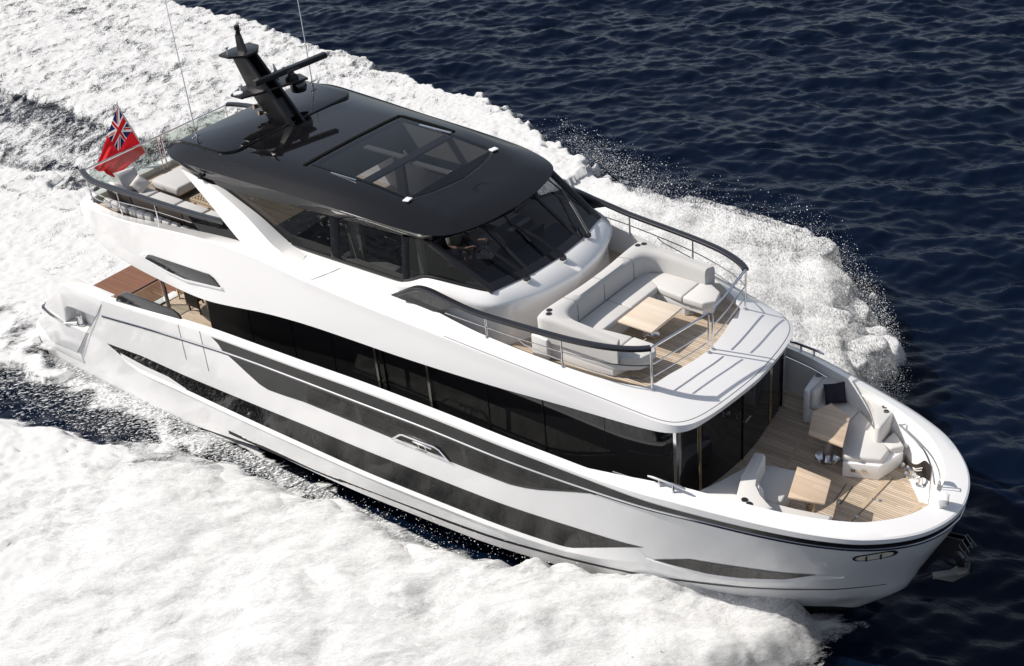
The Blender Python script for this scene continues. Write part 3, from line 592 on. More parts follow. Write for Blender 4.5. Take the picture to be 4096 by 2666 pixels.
def cut_opening(ob, x0, x1, y1, zmin):
    bm = bmesh.new(); bm.from_mesh(ob.data)
    for co, no in (((x0, 0, 0), (1, 0, 0)), ((x1, 0, 0), (1, 0, 0)), ((0, y1, 0), (0, 1, 0)), ((0, -y1, 0), (0, 1, 0))):
        bmesh.ops.bisect_plane(bm, geom=bm.verts[:] + bm.edges[:] + bm.faces[:], plane_co=co, plane_no=no)
    kill = [f for f in bm.faces if x0 < f.calc_center_median().x < x1 and abs(f.calc_center_median().y) < y1 and f.calc_center_median().z > zmin and abs(f.normal.z) > .3]
    bmesh.ops.delete(bm, geom=kill, context='FACES'); bm.to_mesh(ob.data); bm.free(); ob.data.set_sharp_from_angle(angle=math.radians(28))
def rrect(x0, x1, y0, y1, r, n=6):
    P = []
    for cx_, cy_, a0 in ((x1 - r, y1 - r, 0), (x0 + r, y1 - r, 90), (x0 + r, y0 + r, 180), (x1 - r, y0 + r, 270)):
        for k in range(n + 1): a = math.radians(a0 + 90 * k / n); P.append((cx_ + r * math.cos(a), cy_ + r * math.sin(a)))
    return P
pp = rrect(-14.4, -11.9, -2.14, 2.14, .4, 8); pp = [(max(p[0], -13.72), p[1]) for p in pp]
from mathutils.bvhtree import BVHTree
rbv = BVHTree.FromPolygons([v.co.copy() for v in roof.data.vertices], [tuple(p.vertices) for p in roof.data.polygons])
def zroof(x, y): h_ = rbv.ray_cast(Vector((x, y, 12)), Vector((0, 0, -1))); return h_[0].z if h_[0] else 7.7
def domeslab(mb, pl, dz):
    def fn(bm):
        a = [bm.verts.new((x, y, zroof(x, y) - .05)) for x, y in pl]; b_ = [bm.verts.new((x, y, zroof(x, y) + dz)) for x, y in pl]
        n = len(pl)
        for i in range(n): bm.faces.new((a[i], a[(i + 1) % n], b_[(i + 1) % n], b_[i]))
        bm.faces.new(b_)
    mb.bm_add(fn)
m_ = MB(); domeslab(m_, pp, .055); part('roof_panel', m_, 'roof_black', yacht, bevel=.02)
# sliding sunroof
fr = [(-9.80, -1.55), (-9.80, 1.55), (-6.80, 1.50), (-6.62, 1.0), (-6.5, .5), (-6.46, 0), (-6.5, -.5), (-6.62, -1.0), (-6.80, -1.50)]
def sheet(mb, pl, dz, nx=10, th=.012):
    """curved sheet following the roof between the polygon's x limits (pl: function x->(y0,y1))"""
    x0, x1, f = pl; xs = np.linspace(x0, x1, nx); rows_ = []
    for t in np.linspace(0, 1, 7): rows_.append([(x, f(x)[0] + (f(x)[1] - f(x)[0]) * t, zroof(x, f(x)[0] + (f(x)[1] - f(x)[0]) * t) + dz) for x in xs])
    mb.loft(rows_)
    for e in (0, -1): mb.loft([rows_[e], [(x, y, z - th) for x, y, z in rows_[e]]])
    mb.loft([[r_[0] for r_ in rows_], [(r_[0][0], r_[0][1], r_[0][2] - th) for r_ in rows_]]); mb.loft([[r_[-1] for r_ in rows_], [(r_[-1][0], r_[-1][1], r_[-1][2] - th) for r_ in rows_]])
    return mb
wd = lambda x: float(np.interp(x, [-9.8, -6.8, -6.62, -6.5, -6.46], [1.55, 1.5, 1.0, .5, .02]))
m_ = MB(); sheet(m_, (-6.82, -6.40, lambda x: (-float(np.interp(x, [-9.86, -6.74, -6.56, -6.44, -6.40], [1.60, 1.55, 1.05, .55, .05])), float(np.interp(x, [-9.86, -6.74, -6.56, -6.44, -6.40], [1.60, 1.55, 1.05, .55, .05])))), .004, 24); part('sunroof_gasket', m_, 'black_satin', yacht)
m_ = MB(); sheet(m_, (-9.72, -6.46, lambda x: (-wd(x) + .03, wd(x) - .03)), .016, 24); srf = part('sunroof_glass', m_, 'sunroof_tint', yacht)
cut_opening(roof, -9.62, -6.80, 1.40, 7.75); cut_opening(hl_, -9.5, -6.9, 1.32, 7.4)
m_ = MB()
for a, b_ in (((-9.62, -1.40), (-6.80, -1.40)), ((-6.80, -1.40), (-6.80, 1.40)), ((-6.80, 1.40), (-9.62, 1.40)), ((-9.62, 1.40), (-9.62, -1.40))):
    L0 = [(a[0] + (b_[0] - a[0]) * t, a[1] + (b_[1] - a[1]) * t) for t in np.linspace(0, 1, 12)]
    m_.loft([[(x, y, zroof(x, y) - .03) for x, y in L0], [(-8.2 + (x + 8.2) * .935, y * .94, 7.465) for x, y in L0]])
part('sunroof_well', m_, 'interior_beige', yacht)
m_ = MB(); m_.box((-8.12, 0, 8.06), (.24, 2.8, .05)); part('sunroof_beam', m_, 'interior_dark', yacht)
m_ = MB(); m_.box((-8.86, 0, 8.07), (1.24, .16, .04)); part('sunroof_bar', m_, 'interior_beige', yacht); m_ = MB(); m_.box((-7.42, 0, 8.0), (1.16, .16, .04)); part('sunroof_bar', m_, 'interior_beige', yacht)
for y_ in (1.36,): 
    m_ = MB(); m_.box((-8.55, 1.44, zroof(-8.55, 1.44) + .025), (1.0, .07, .02)); m_.box((-8.65, -1.56, zroof(-8.65, -1.56) + .015), (.8, .03, .02)); part('sunroof_track', m_, 'chrome', yacht)
m_ = MB(); m_.tube([(-9.86, y, zroof(-9.86, y) + .01) for y in np.linspace(-1.62, 1.62, 15)], 1, 6, sq=(.10, .03)); m_.tube([(x, 1.62, zroof(x, 1.62) + .01) for x in np.linspace(-9.8, -8.1, 9)], 1, 6, sq=(.09, .03)); part('sunroof_recess', m_, 'interior_black', yacht)
m_ = MB(); m_.box((-6.76, -1.50, zroof(-6.76, -1.5) + .03), (.15, .19, .03), rz=.2); part('sunroof_tab', m_, 'flag_pole_wood', yacht, bevel=.01)
m_ = MB(); m_.box((-6.76, 1.46, zroof(-6.76, 1.46) + .03), (.15, .19, .03), rz=-.2); part('sunroof_tab', m_, 'flag_pole_wood', yacht, bevel=.01)
# nav light under the roof edge
m_ = MB(); m_.box((-12.55, -2.60, 7.66), (.14, .08, .10)); part('side_light', m_.mirror(), 'black_satin', yacht, bevel=.015)

# windscreen wipers
for (bx, by, tx, ty) in ((-3.83, -1.16, -5.02, -1.40), (-3.70, -.06, -4.84, -.30), (-3.84, 1.05, -4.95, 1.62)):
    def ws(x, y): return 6.67 + (-(x) - 3.90 + .0 * y - .26 * (abs(y) > .9) * (abs(y) - .9)) * .675 + .05
    zb_, zt_ = 6.71, max(6.75, ws(tx, ty))
    wp = MB()
    wp.box((bx, by, 6.72), (.10, .12, .09)); wp.tube([(bx, by, 6.76), ((bx + tx) / 2, (by + ty) / 2, (6.80 + zt_) / 2 + .02), (tx, ty, zt_)], .022, 6); wp.tube([(bx, by + .06, 6.76), ((bx + tx) / 2, (by + ty) / 2 + .05, (6.80 + zt_) / 2 + .02), (tx, ty + .03, zt_)], .014, 6)
    wo = part('wiper', wp, 'black_satin', yacht)
    d_ = Vector((-1.3, .02 if by < .5 else -.15, .84)).normalized()
    bl_ = MB(); p0 = Vector((tx, ty, zt_)); bl_.tube([p0 + d_ * .42, p0 - d_ * .55], .018, 6); part('wiper_blade', bl_, 'black_satin', wo)

# ------------------------------------------------------------------ mast, aerials
mast = MB()
for sy in (-.17, .17):
    mast.prism([(-12.62, sy - .035, 8.2), (-11.72, sy - .035, 8.2), (-12.02, sy - .035, 8.55), (-13.1, sy - .035, 9.74), (-13.62, sy - .035, 9.74), (-13.22, sy - .035, 8.95)], (0, .07, 0))
mast.prism([(-12.55, -.135, 8.2), (-12.35, -.135, 8.2), (-13.42, -.135, 9.7), (-13.6, -.135, 9.7)], (0, .27, 0))
mast.prism([(-12.05, -.135, 8.3), (-11.95, -.135, 8.32), (-12.3, -.135, 8.75), (-12.45, -.135, 8.75)], (0, .27, 0))
mo = part('radar_mast', mast, 'black_satin', yacht, bevel=.012)
m_ = MB(); m_.prism([(-13.15, -.8, 8.92), (-12.75, -.8, 8.92), (-12.55, -.3, 8.92), (-12.4, .3, 8.92), (-12.35, 1.05, 8.85), (-12.75, 1.15, 8.85), (-13.1, .8, 8.88), (-13.25, .2, 8.92), (-13.3, -.4, 8.92)], (0, 0, .06)); part('lower_spreader', m_, 'black_satin', mo, bevel=.01)
m_ = MB(); m_.prism([(-13.75, -.46, 9.72), (-13.4, -.46, 9.72), (-13.05, -.2, 9.72), (-13.05, .2, 9.72), (-13.35, .5, 9.72), (-13.7, .5, 9.72), (-13.8, 0, 9.72)], (0, 0, .07)); part('upper_spreader', m_, 'black_satin', mo, bevel=.01)
m_ = MB(); m_.prism([(-13.52, -.05, 9.78), (-13.25, -.05, 9.78), (-13.38, -.05, 10.2), (-13.5, -.05, 10.2)], (0, .1, 0)); m_.lathe((-13.43, 0, 10.2), [(.06, 0), (.06, .10), (.04, .12), (.07, .13), (.07, .22), (.03, .24)], 12); part('light_tower', m_, 'black_satin', mo)
m_ = MB(); d_ = Vector((.12, 1, .02)).normalized(); cc = Vector((-12.55, .70, 9.22)); m_.tube([cc - d_ * 1.10, cc - d_ * 1.02, cc + d_ * 1.02, cc + d_ * 1.10], 1, 10, sq=(.17, .15)); m_.lathe((-12.55, .70, 8.93), [(.17, 0), (.17, .10), (.09, .16), (.07, .24)], 14); rs_ = part('radar_scanner', m_, 'black_satin', mo)
lettering('lettering', 'GARMIN', .10, Matrix.Translation((-12.455, .70, 9.215)) @ Matrix.Rotation(math.radians(90 - 6.8), 4, 'Z') @ Matrix.Rotation(math.radians(90), 4, 'X'), 'interior_grey', rs_)
m_ = MB(); m_.lathe((-12.62, .92, 8.52), [(.08, 0), (.19, .04), (.22, .16), (.20, .28), (.12, .37), (.02, .41)], 18); part('camera_dome', m_, 'black_gloss', mo)
m_ = MB(); m_.lathe((-13.05, -.55, 8.98), [(.02, 0), (.02, .12), (.07, .13), (.07, .18), (.01, .21)], 12); m_.lathe((-13.0, -.68, 8.98), [(.12, 0), (.12, .03), (.02, .04)], 14); m_.lathe((-13.52, -.36, 9.79), [(.015, 0), (.015, .10), (.06, .20), (.01, .22)], 10); part('satellite_receiver', m_, 'gelcoat', mo)
m_ = MB(); m_.prism([(-12.85, .42, 8.98), (-12.7, .42, 8.98), (-12.75, .42, 9.22), (-12.85, .42, 9.4)], (0, .04, 0)); part('fin_aerial', m_, 'flag_pole_wood', mo)
for k, (zz, xx) in enumerate(((8.50, -12.95), (8.36, -12.80))):
    m_ = MB(); m_.tube([(xx, -.34, zz + .02), (xx + .05, -.20, zz), (xx + .42, -.10, zz - .03), (xx + .52, -.08, zz - .03)], [.07, .035, .035, .075], 10); part('horn', m_, 'gold_chrome', mo)
for sy in (-1, 1):
    m_ = MB(); m_.tube([(-13.28, 1.95 * sy, 8.15), (-13.28, 1.95 * sy, 8.7), (-13.31, 1.95 * sy, 11.9)], [.022, .015, .008], 6)
    ant = part('whip_aerial', m_, 'flag_pole_wood', yacht)
    m_ = MB(); m_.lathe((-13.28, 1.95 * sy, 8.12), [(.09, 0), (.08, .03), (.03, .06), (.03, .22), (.02, .24)], 10); m_.tube([(-13.28, 1.95 * sy - .12, 8.3), (-13.28, 1.95 * sy + .12, 8.3)], .02, 6); part('aerial_base', m_, 'chrome', ant)

# ------------------------------------------------------------------ upper deck rails (parts of the yacht)
def rail_half(sy):
    f = lambda p: (p[0], p[1] * sy, p[2])
    root = []
    top = [(-6.15, -2.74, 6.44), (-5.9, -2.74, 6.58), (-5.6, -2.70, 6.73), (-5.3, -2.67, 6.74), (-4.9, -2.66, 6.68), (-4.3, -2.65, 6.60), (-3.81, -2.61, 6.555), (-1.99, -2.42, 6.52), (-1.2, -2.27, 6.515), (-.7, -2.09, 6.51), (-.42, -1.93, 6.51), (-.27, -1.80, 6.51)]
    m_ = MB(); m_.tube([f(p) for p in crs(top, 60, 1)], 1, 12, sq=(.15, .085)); r = part('flybridge_rail', m_, 'rail_black', yacht)
    m_ = MB(); pts = [(-6.45, -2.70, 6.30), (-5.95, -2.71, 6.60), (-5.6, -2.69, 6.72), (-5.2, -2.67, 6.70), (-4.6, -2.66, 6.60), (-4.45, -2.66, 6.58), (-4.75, -2.66, 6.47), (-5.3, -2.66, 6.20), (-5.9, -2.67, 6.24)]
    m_.prism([f(p) for p in pts], (0, .03 * sy, 0)); part('rail_wing', m_, 'black_gloss', r)
    ch = crs([(-.27, -1.80, 6.51), (-.17, -1.2, 6.505), (-.06, -.5, 6.50), (-.02, -.075, 6.495)], 24)
    m_ = MB(); m_.tube([f(p) for p in ch], .028, 8)
    md_ = [(-4.9, -2.65, 6.30), (-3.81, -2.605, 6.27), (-1.98, -2.42, 6.18), (-1.0, -2.19, 6.12), (-.5, -1.96, 6.11), (-.27, -1.79, 6.11)]
    lw = [(-3.0, -2.54, 6.20), (-2.85, -2.53, 6.12), (-1.98, -2.43, 5.98), (-1.0, -2.2, 5.84), (-.5, -1.97, 5.82), (-.27, -1.79, 5.82)]
    m_.tube([f(p) for p in crs(md_, 40)], .013, 6); m_.tube([f(p) for p in crs(lw, 40)], .013, 6)
    for dz in (-.40, -.69): m_.tube([f((p[0], p[1], p[2] + dz)) for p in ch[1:-1]], .014, 6)
    part('rail_bars', m_, 'chrome', r)
    for x, y, z0, z1 in ((-3.81, -2.61, 6.02, 6.52), (-1.985, -2.43, 5.84, 6.48), (-.265, -1.80, 5.52, 6.50), (-.02, -.075, 5.53, 6.49)):
        m_ = MB(); m_.tube([f((x, y, z0)), f((x, y, z1))], .02, 8); m_.lathe(f((x, y, z0 + .015)), [(.045, 0), (.045, .015), (.022, .03)], 10); part('stanchion', m_, 'chrome', r)
    # after rail
    at = [(-17.84, -2.53, 6.58), (-17.6, -2.64, 6.58), (-17.0, -2.79, 6.57), (-15.9, -2.77, 6.57), (-14.14, -2.71, 6.56), (-12.85, -2.64, 6.56), (-12.0, -2.58, 6.58)]
    m_ = MB(); m_.tube([f(p) for p in crs(at, 50)], 1, 12, sq=(.17, .10)); r = part('aft_rail', m_, 'rail_black', yacht)
    m_ = MB(); mb_ = [(-17.84, -2.5, 6.10), (-17.2, -2.66, 6.1), (-16.3, -2.65, 6.1), (-14.7, -2.62, 6.2), (-13.3, -2.62, 6.25)]
    m_.tube([f(p) for p in crs(mb_, 30)], .014, 6); m_.tube([f((-17.84, -2.52, 6.56)), f((-17.80, 0, 6.58))], .028, 8)
    m_.tube([f((-17.84, -2.5, 5.85)), f((-17.3, -2.6, 5.86)), f((-16.35, -2.6, 5.88))], .014, 6)
    part('rail_bars', m_, 'chrome', r)
    for x, y, z0, z1 in ((-17.84, -2.46, 5.6, 6.56), (-16.3, -2.62, 5.66, 6.53), (-14.72, -2.62, 5.86, 6.53), (-17.82, -.07, 5.6, 6.56)):
        m_ = MB(); m_.tube([f((x, y, z0)), f((x, y, z1))], .022, 8); part('stanchion', m_, 'chrome', r)
    m_ = MB(); m_.prism([f(p) for p in [(-13.5, -2.63, 6.53), (-12.0, -2.58, 6.56), (-10.95, -2.74, 6.32), (-11.7, -2.70, 6.22), (-12.3, -2.67, 6.15), (-13.0, -2.65, 6.08)]], (0, .025 * sy, 0)); part('wind_screen', m_, 'smoke_glass', r)
    # aft glass
    m_ = MB(); m_.prism([f((-17.82, -2.35, 5.62)), f((-17.82, -.2, 5.62)), f((-17.82, -.2, 6.52)), f((-17.82, -2.35, 6.52))], (.012, 0, 0)); part('glass_panel', m_, 'clear_glass', r)
rail_half(-1 * -1); rail_half(-1)

# ------------------------------------------------------------------ wheelhouse interior
m_ = MB(); m_.slab([(-12.5, -2.3), (-4.2, -1.9), (-4.0, 0), (-4.2, 1.9), (-12.5, 2.3)], 5.46, 5.5); part('wheelhouse_sole', m_, 'interior_dark', yacht)
m_ = MB(); m_.prism([(-5.55, -1.6, 5.5), (-4.3, -1.6, 5.5), (-4.05, -1.6, 6.55), (-5.2, -1.6, 6.45)], (0, 3.2, 0)); part('dashboard', m_, 'interior_dark', yacht, bevel=.03)
m_ = MB(); m_.prism([(-5.55, -.5, 6.2), (-5.1, -.5, 6.4), (-5.0, -.5, 6.75), (-5.15, -.5, 6.75)], (0, 1.5, 0)); part('instrument_pod', m_, 'black_satin', yacht, bevel=.02)
m_ = MB(); m_.box((-6.9, 1.45, 5.85), (1.6, .9, .7)); m_.box((-7.55, 1.5, 6.2), (.25, .9, .9)); part('companion_seat', m_, 'interior_dark', yacht, bevel=.08)
wh = MB(); wh.bm_add(lambda bm: None)
c_ = Vector((-6.02, 0.02, 6.34)); ax = Vector((-.75, 0, .66)).normalized(); e1 = Vector((0, 1, 0)); e2 = ax.cross(e1)
wh.tube([c_ + (e1 * math.cos(a) + e2 * math.sin(a)) * .21 for a in np.linspace(0, 2 * math.pi, 25)], .02, 6)
for a in (.5, 2.64, 4.71): wh.tube([c_ - ax * .05, c_ + (e1 * math.cos(a) + e2 * math.sin(a)) * .2], .014, 5)
wh.tube([c_ - ax * .25, c_ - ax * .03], .04, 8)
part('steering_wheel', wh, 'chrome', yacht)
m_ = MB(); m_.box((-8.12, -1.95, 6.5), (.42, .10, 2.0)); m_.box((-8.12, 1.95, 6.5), (.42, .10, 2.0)); m_.box((-6.1, -1.95, 6.5), (.14, .10, 2.0)); m_.box((-10.4, 1.9, 6.5), (.3, .1, 2.0)); part('inner_pillar', m_, 'interior_beige', yacht)
m_ = MB(); m_.box((-7.3, -2.17, 6.44), (1.95, .16, .05)); m_.box((-5.6, -2.1, 6.60), (.9, .14, .04)); part('window_sill', m_, 'interior_beige', yacht)
ss = thing('wheelhouse_sofa', (-7.7, -1.6, 5.5), 'grey upholstered bench behind the wheelhouse side windows', 'sofa')
m_ = MB(); m_.cushion([(-8.6, -1.9), (-7.0, -1.75), (-7.0, -1.2), (-8.6, -1.2)], 5.75, 5.98, .05); part('seat', m_, 'fabric', ss)
m_ = MB(); m_.cushion([(-8.65, -2.0), (-7.0, -1.95), (-7.0, -1.68), (-8.65, -1.66)], 5.72, 6.36, .07); part('backrest', m_, 'fabric', ss)
m_ = MB(); m_.slab([(-8.6, -1.95), (-7.0, -1.9), (-7.0, -1.25), (-8.6, -1.25)], 5.5, 5.75); part('base', m_, 'interior_grey', ss)

# ------------------------------------------------------------------ helmsman (one continuous skinned body)
def skin_body(name, verts, edges, rad, m, parent, root=0, sub=2):
    me = bpy.data.meshes.new(name); me.from_pydata(verts, edges, []); me.update()
    ob = bpy.data.objects.new(name, me); C.objects.link(ob)
    sk = ob.modifiers.new('skin', 'SKIN'); sb = ob.modifiers.new('sub', 'SUBSURF'); sb.levels = sb.render_levels = sub
    for i, r in enumerate(rad): me.skin_vertices[0].data[i].radius = (r, r) if not isinstance(r, tuple) else r
    for i in range(len(verts)): me.skin_vertices[0].data[i].use_root = (i == root)
    dg = bpy.context.evaluated_depsgraph_get(); me2 = bpy.data.meshes.new_from_object(ob.evaluated_get(dg)); ob.modifiers.clear(); ob.data = me2; me2.name = name
    me2.materials.clear(); me2.materials.append(MAT[m]); me2.polygons.foreach_set('use_smooth', [True] * len(me2.polygons))
    if parent: ob.parent = parent
    return ob
HX, HY, HZ = -6.95, -.02, 6.02
ps = thing('person', (HX, HY, HZ), 'helmsman in a pale shirt seated at the steering wheel', 'person')
V = [(0, 0, .02), (.02, 0, .22), (.0, 0, .42), (-.02, 0, .52), (0, 0, .60), (.02, 0, .72), (.03, 0, .80)]
Eg = [(0, 1), (1, 2), (2, 3), (3, 4), (4, 5), (5, 6)]; R_ = [(.17, .13), (.16, .12), (.17, .12), .09, .055, .095, .07]
for s_ in (-1, 1):
    n0 = len(V)
    V += [(.05, .10 * s_, 0), (.45, .13 * s_, .06), (.52, .12 * s_, -.40), (.53, .12 * s_, -.46), (.66, .13 * s_, -.49)]; R_ += [.09, .065, .04, .04, .03]
    Eg += [(0, n0), (n0, n0 + 1), (n0 + 1, n0 + 2), (n0 + 2, n0 + 3), (n0 + 3, n0 + 4)]
    n1 = len(V)
    V += [(0, .19 * s_, .45), (.17, .27 * s_, .22), (.55, .24 * s_, .28), (.73, .20 * s_, .36), (.79, .19 * s_, .38)]; R_ += [.065, .045, .036, .026, .03]
    Eg += [(2, n1), (n1, n1 + 1), (n1 + 1, n1 + 2), (n1 + 2, n1 + 3), (n1 + 3, n1 + 4)]
    for f_, (dy, dz, ln) in enumerate(((.03, .03, .07), (.012, .02, .08), (-.006, .005, .078), (-.022, -.012, .065))):
        k0 = len(V); V += [(.84, .19 * s_ + dy * s_, .39 + dz), (.84 + ln * .6, .19 * s_ + dy * s_ * 1.1, .36 + dz)]; R_ += [.009, .008]; Eg += [(n1 + 4, k0), (k0, k0 + 1)]
body = skin_body('body', V, Eg, R_, 'skin', ps)
V = [(0, 0, .0), (.02, 0, .2), (0, 0, .40), (-.02, 0, .51)]; Eg = [(0, 1), (1, 2), (2, 3)]; R_ = [(.19, .15), (.185, .14), (.19, .135), .075]
for s_ in (-1, 1): k0 = len(V); V += [(0, .2 * s_, .45), (.14, .27 * s_, .25)]; R_ += [.08, .068]; Eg += [(2, k0), (k0, k0 + 1)]
skin_body('shirt', V, Eg, R_, 'shirt', ps)
V = [(0, 0, -.01), (.10, .10, 0), (.42, .13, .06), (.10, -.10, 0), (.42, -.13, .06)]; skin_body('shorts', V, [(0, 1), (1, 2), (0, 3), (3, 4)], [.17, .105, .085, .105, .085], 'fabric_navy', ps)
m_ = MB(); m_.lathe((HX, HY, HZ + .74), [(.105, -.02), (.112, .04), (.095, .10), (.05, .135), (.01, .145)], 16); part('hair', m_, 'hair', ps)
m_ = MB()
for s_ in (-1, 1): m_.lathe((HX + .11, HY + .035 * s_, HZ + .72), [(.001, -.012), (.012, 0), (.001, .012)], 8)
m_.tube([(HX + .105, HY, HZ + .72), (HX + .135, HY, HZ + .68), (HX + .11, HY, HZ + .675)], .013, 6); part('face', m_, 'skin', ps)
hs = thing('helm_chair', (-7.0, 0, 5.5), 'dark helm chair carrying the helmsman', 'chair')
m_ = MB(); m_.cushion([(-7.3, -.28), (-6.7, -.28), (-6.7, .28), (-7.3, .28)], 5.78, 5.93, .04); part('seat', m_, 'interior_dark', hs)
m_ = MB(); m_.cushion([(-7.42, -.27), (-7.24, -.27), (-7.24, .27), (-7.42, .27)], 5.85, 6.7, .05); part('backrest', m_, 'interior_dark', hs)
m_ = MB(); m_.lathe((-7.0, 0, 5.5), [(.22, 0), (.22, .03), (.06, .05), (.06, .28)], 12); part('pedestal', m_, 'chrome', hs)

# ------------------------------------------------------------------ forward flybridge lounge
sf = thing('flybridge_sofa', (-2.0, 0, 5.44), 'large U-shaped grey sofa facing the bow on the flybridge', 'sofa')
m_ = MB()
m_.cushion([(-2.62, -1.42), (-1.98, -1.35), (-1.98, -.0), (-2.62, -.0)], 5.80, 5.97, .045); m_.cushion([(-2.62, .005), (-1.98, .005), (-1.98, 1.30), (-2.62, 1.40)], 5.80, 5.97, .045)
for s_ in (-1, 1):
    m_.cushion([(-2.62, 1.36 * s_), (-1.99, 1.0 * s_), (-1.30, .92 * s_), (-1.30, 1.62 * s_), (-2.0, 1.72 * s_)], 5.80, 5.975, .045)
    m_.cushion([(-1.295, .92 * s_), (-.78, .92 * s_), (-.58, 1.15 * s_), (-.70, 1.52 * s_), (-1.05, 1.72 * s_), (-1.295, 1.66 * s_)], 5.80, 5.975, .045)
part('seat', m_, 'fabric_light', sf)
# backrest: swept U wall
pi = crs([(-1.15, -1.60, 0), (-1.8, -1.60, 0), (-2.3, -1.56, 0), (-2.54, -1.38, 0), (-2.62, -1.0, 0), (-2.64, -.3, 0), (-2.64, .3, 0), (-2.62, 1.0, 0), (-2.54, 1.38, 0), (-2.3, 1.56, 0), (-1.8, 1.60, 0), (-1.15, 1.60, 0)], 70, 1)
po_ = crs([(-1.05, -1.84, 0), (-1.8, -1.86, 0), (-2.5, -1.88, 0), (-3.0, -1.90, 0), (-3.06, -1.7, 0), (-2.98, -.4, 0), (-2.98, .4, 0), (-3.06, 1.7, 0), (-3.0, 1.90, 0), (-2.5, 1.88, 0), (-1.8, 1.86, 0), (-1.05, 1.84, 0)], 70, 0)
zt = np.interp(np.linspace(0, 1, 70), [0, .12, .25, .75, .88, 1], [6.36, 6.42, 6.46, 6.46, 6.42, 6.36])
def setz(P, z): Q = P.copy(); Q[:, 2] = z; return Q
bk = MB(); pim = pi * .93 + po_ * .07; pom = po_ * .93 + pi * .07; pit = pi * .78 + po_ * .22; pot = po_ * .82 + pi * .18
bk.loft([setz(pi, 5.92 + 0 * zt), setz(pi, zt - .12), setz(pim, zt - .05), setz(pit, zt), setz(pot, zt), setz(pom, zt - .03), setz(po_, zt - .09), setz(po_, 5.86 + 0 * zt)], close=False)
for e in (0, -1): bk.add([tuple(setz(p_, z_)[e]) for p_, z_ in ((pi, 5.92 + 0 * zt), (pi, zt - .12), (pit, zt), (pot, zt), (po_, zt - .09), (po_, 5.86 + 0 * zt))], [tuple(range(6))])
part('backrest', bk, 'fabric', sf, 40)
for yy in (-1.05, -.02, 1.0):
    i = np.argmin(abs(pi[:, 1] - yy)); p, q_ = pi[i], po_[np.argmin(abs(po_[:, 1] - yy))]; m_ = MB()
    m_.tube([(p[0] + .004, p[1], 5.97), (p[0] + .004, p[1], zt[i] - .12), (p[0] - .08, p[1], zt[i] + .002), (q_[0] + .06, q_[1], zt[i] + .002)], .009, 5); part('piping', m_, 'fabric_seam', sf)
m_ = MB()
m_.slab([(-2.9, -1.80), (-2.05, -1.5), (-2.05, 1.5), (-2.9, 1.80)], 5.44, 5.80)
for s_ in (-1, 1):
    m_.prism([(-2.95, 1.84 * s_, 5.44), (-1.25, 1.74 * s_, 5.44), (-1.1, 1.3 * s_, 5.44), (-1.3, 1.02 * s_, 5.44), (-2.6, 1.02 * s_, 5.44)], (0, 0, .22))
    P0 = [(-1.3, 1.0), (-.82, .98), (-.66, 1.18), (-.76, 1.48), (-1.08, 1.70), (-1.25, 1.76), (-2.95, 1.84)]
    m_.prism([(x, y * s_, 5.64) for x, y in P0] + [(-2.95, 1.02 * s_, 5.64)], (0, 0, .16))
    Pt = [(-.82, .98, 5.68), (-.66, 1.18, 5.68), (-.76, 1.48, 5.68), (-1.08, 1.70, 5.68), (-1.3, 1.55, 5.46), (-1.3, 1.1, 5.46)]
    m_.add([(x, y * s_, z) for x, y, z in Pt], [(0, 1, 5), (1, 2, 4, 5), (2, 3, 4)])
part('base', m_, 'gelcoat_matt', sf, bevel=.015)
for s_ in (-1, 1):
    for (x, y) in ((-2.90, 1.62), (-2.82, 1.74)):
        m_ = MB(); m_.lathe((x, y * s_, 6.455), [(.066, -.03), (.066, .010), (.001, .012)], 16); part('cup_holder', m_, 'black_gloss', sf)
m_ = MB(); m_.prism([(-3.15, -1.98, 5.44), (-2.75, -1.98, 5.44), (-2.75, -1.98, 5.95), (-3.15, -1.98, 5.98)], (0, .22, 0)); part('side_locker', m_, 'gelcoat_matt', sf, bevel=.02)

def table(label, top, z, col, base, matn, foot=5.44, r=.2):
    t = thing('pedestal_table', (base[0], base[1], foot), label, 'table', 'teak tables on pedestals')
    m_ = MB(); m_.slab(top, z - .05, z); part('tabletop', m_, matn, t, bevel=.015)
    m_ = MB(); m_.lathe((base[0], base[1], foot), [(r * .42, .02), (r * .42, (z - foot) * .55), (r * .34, (z - foot) * .56), (r * .34, z - foot - .06), (r * .9, z - foot - .05)], 20); part('pedestal', m_, col, t)
    m_ = MB(); m_.lathe((base[0], base[1], foot), [(r, 0), (r, .015), (r * .9, .025), (r * .4, .03)], 24); part('foot', m_, 'chrome', t)
    return t
table('pale rectangular table in front of the U-shaped flybridge sofa', [(-1.93, -.58), (-1.07, -.58), (-1.07, .58), (-1.93, .58)], 5.96, 'chrome', (-1.5, 0), 'table_pale', 5.44, .19)

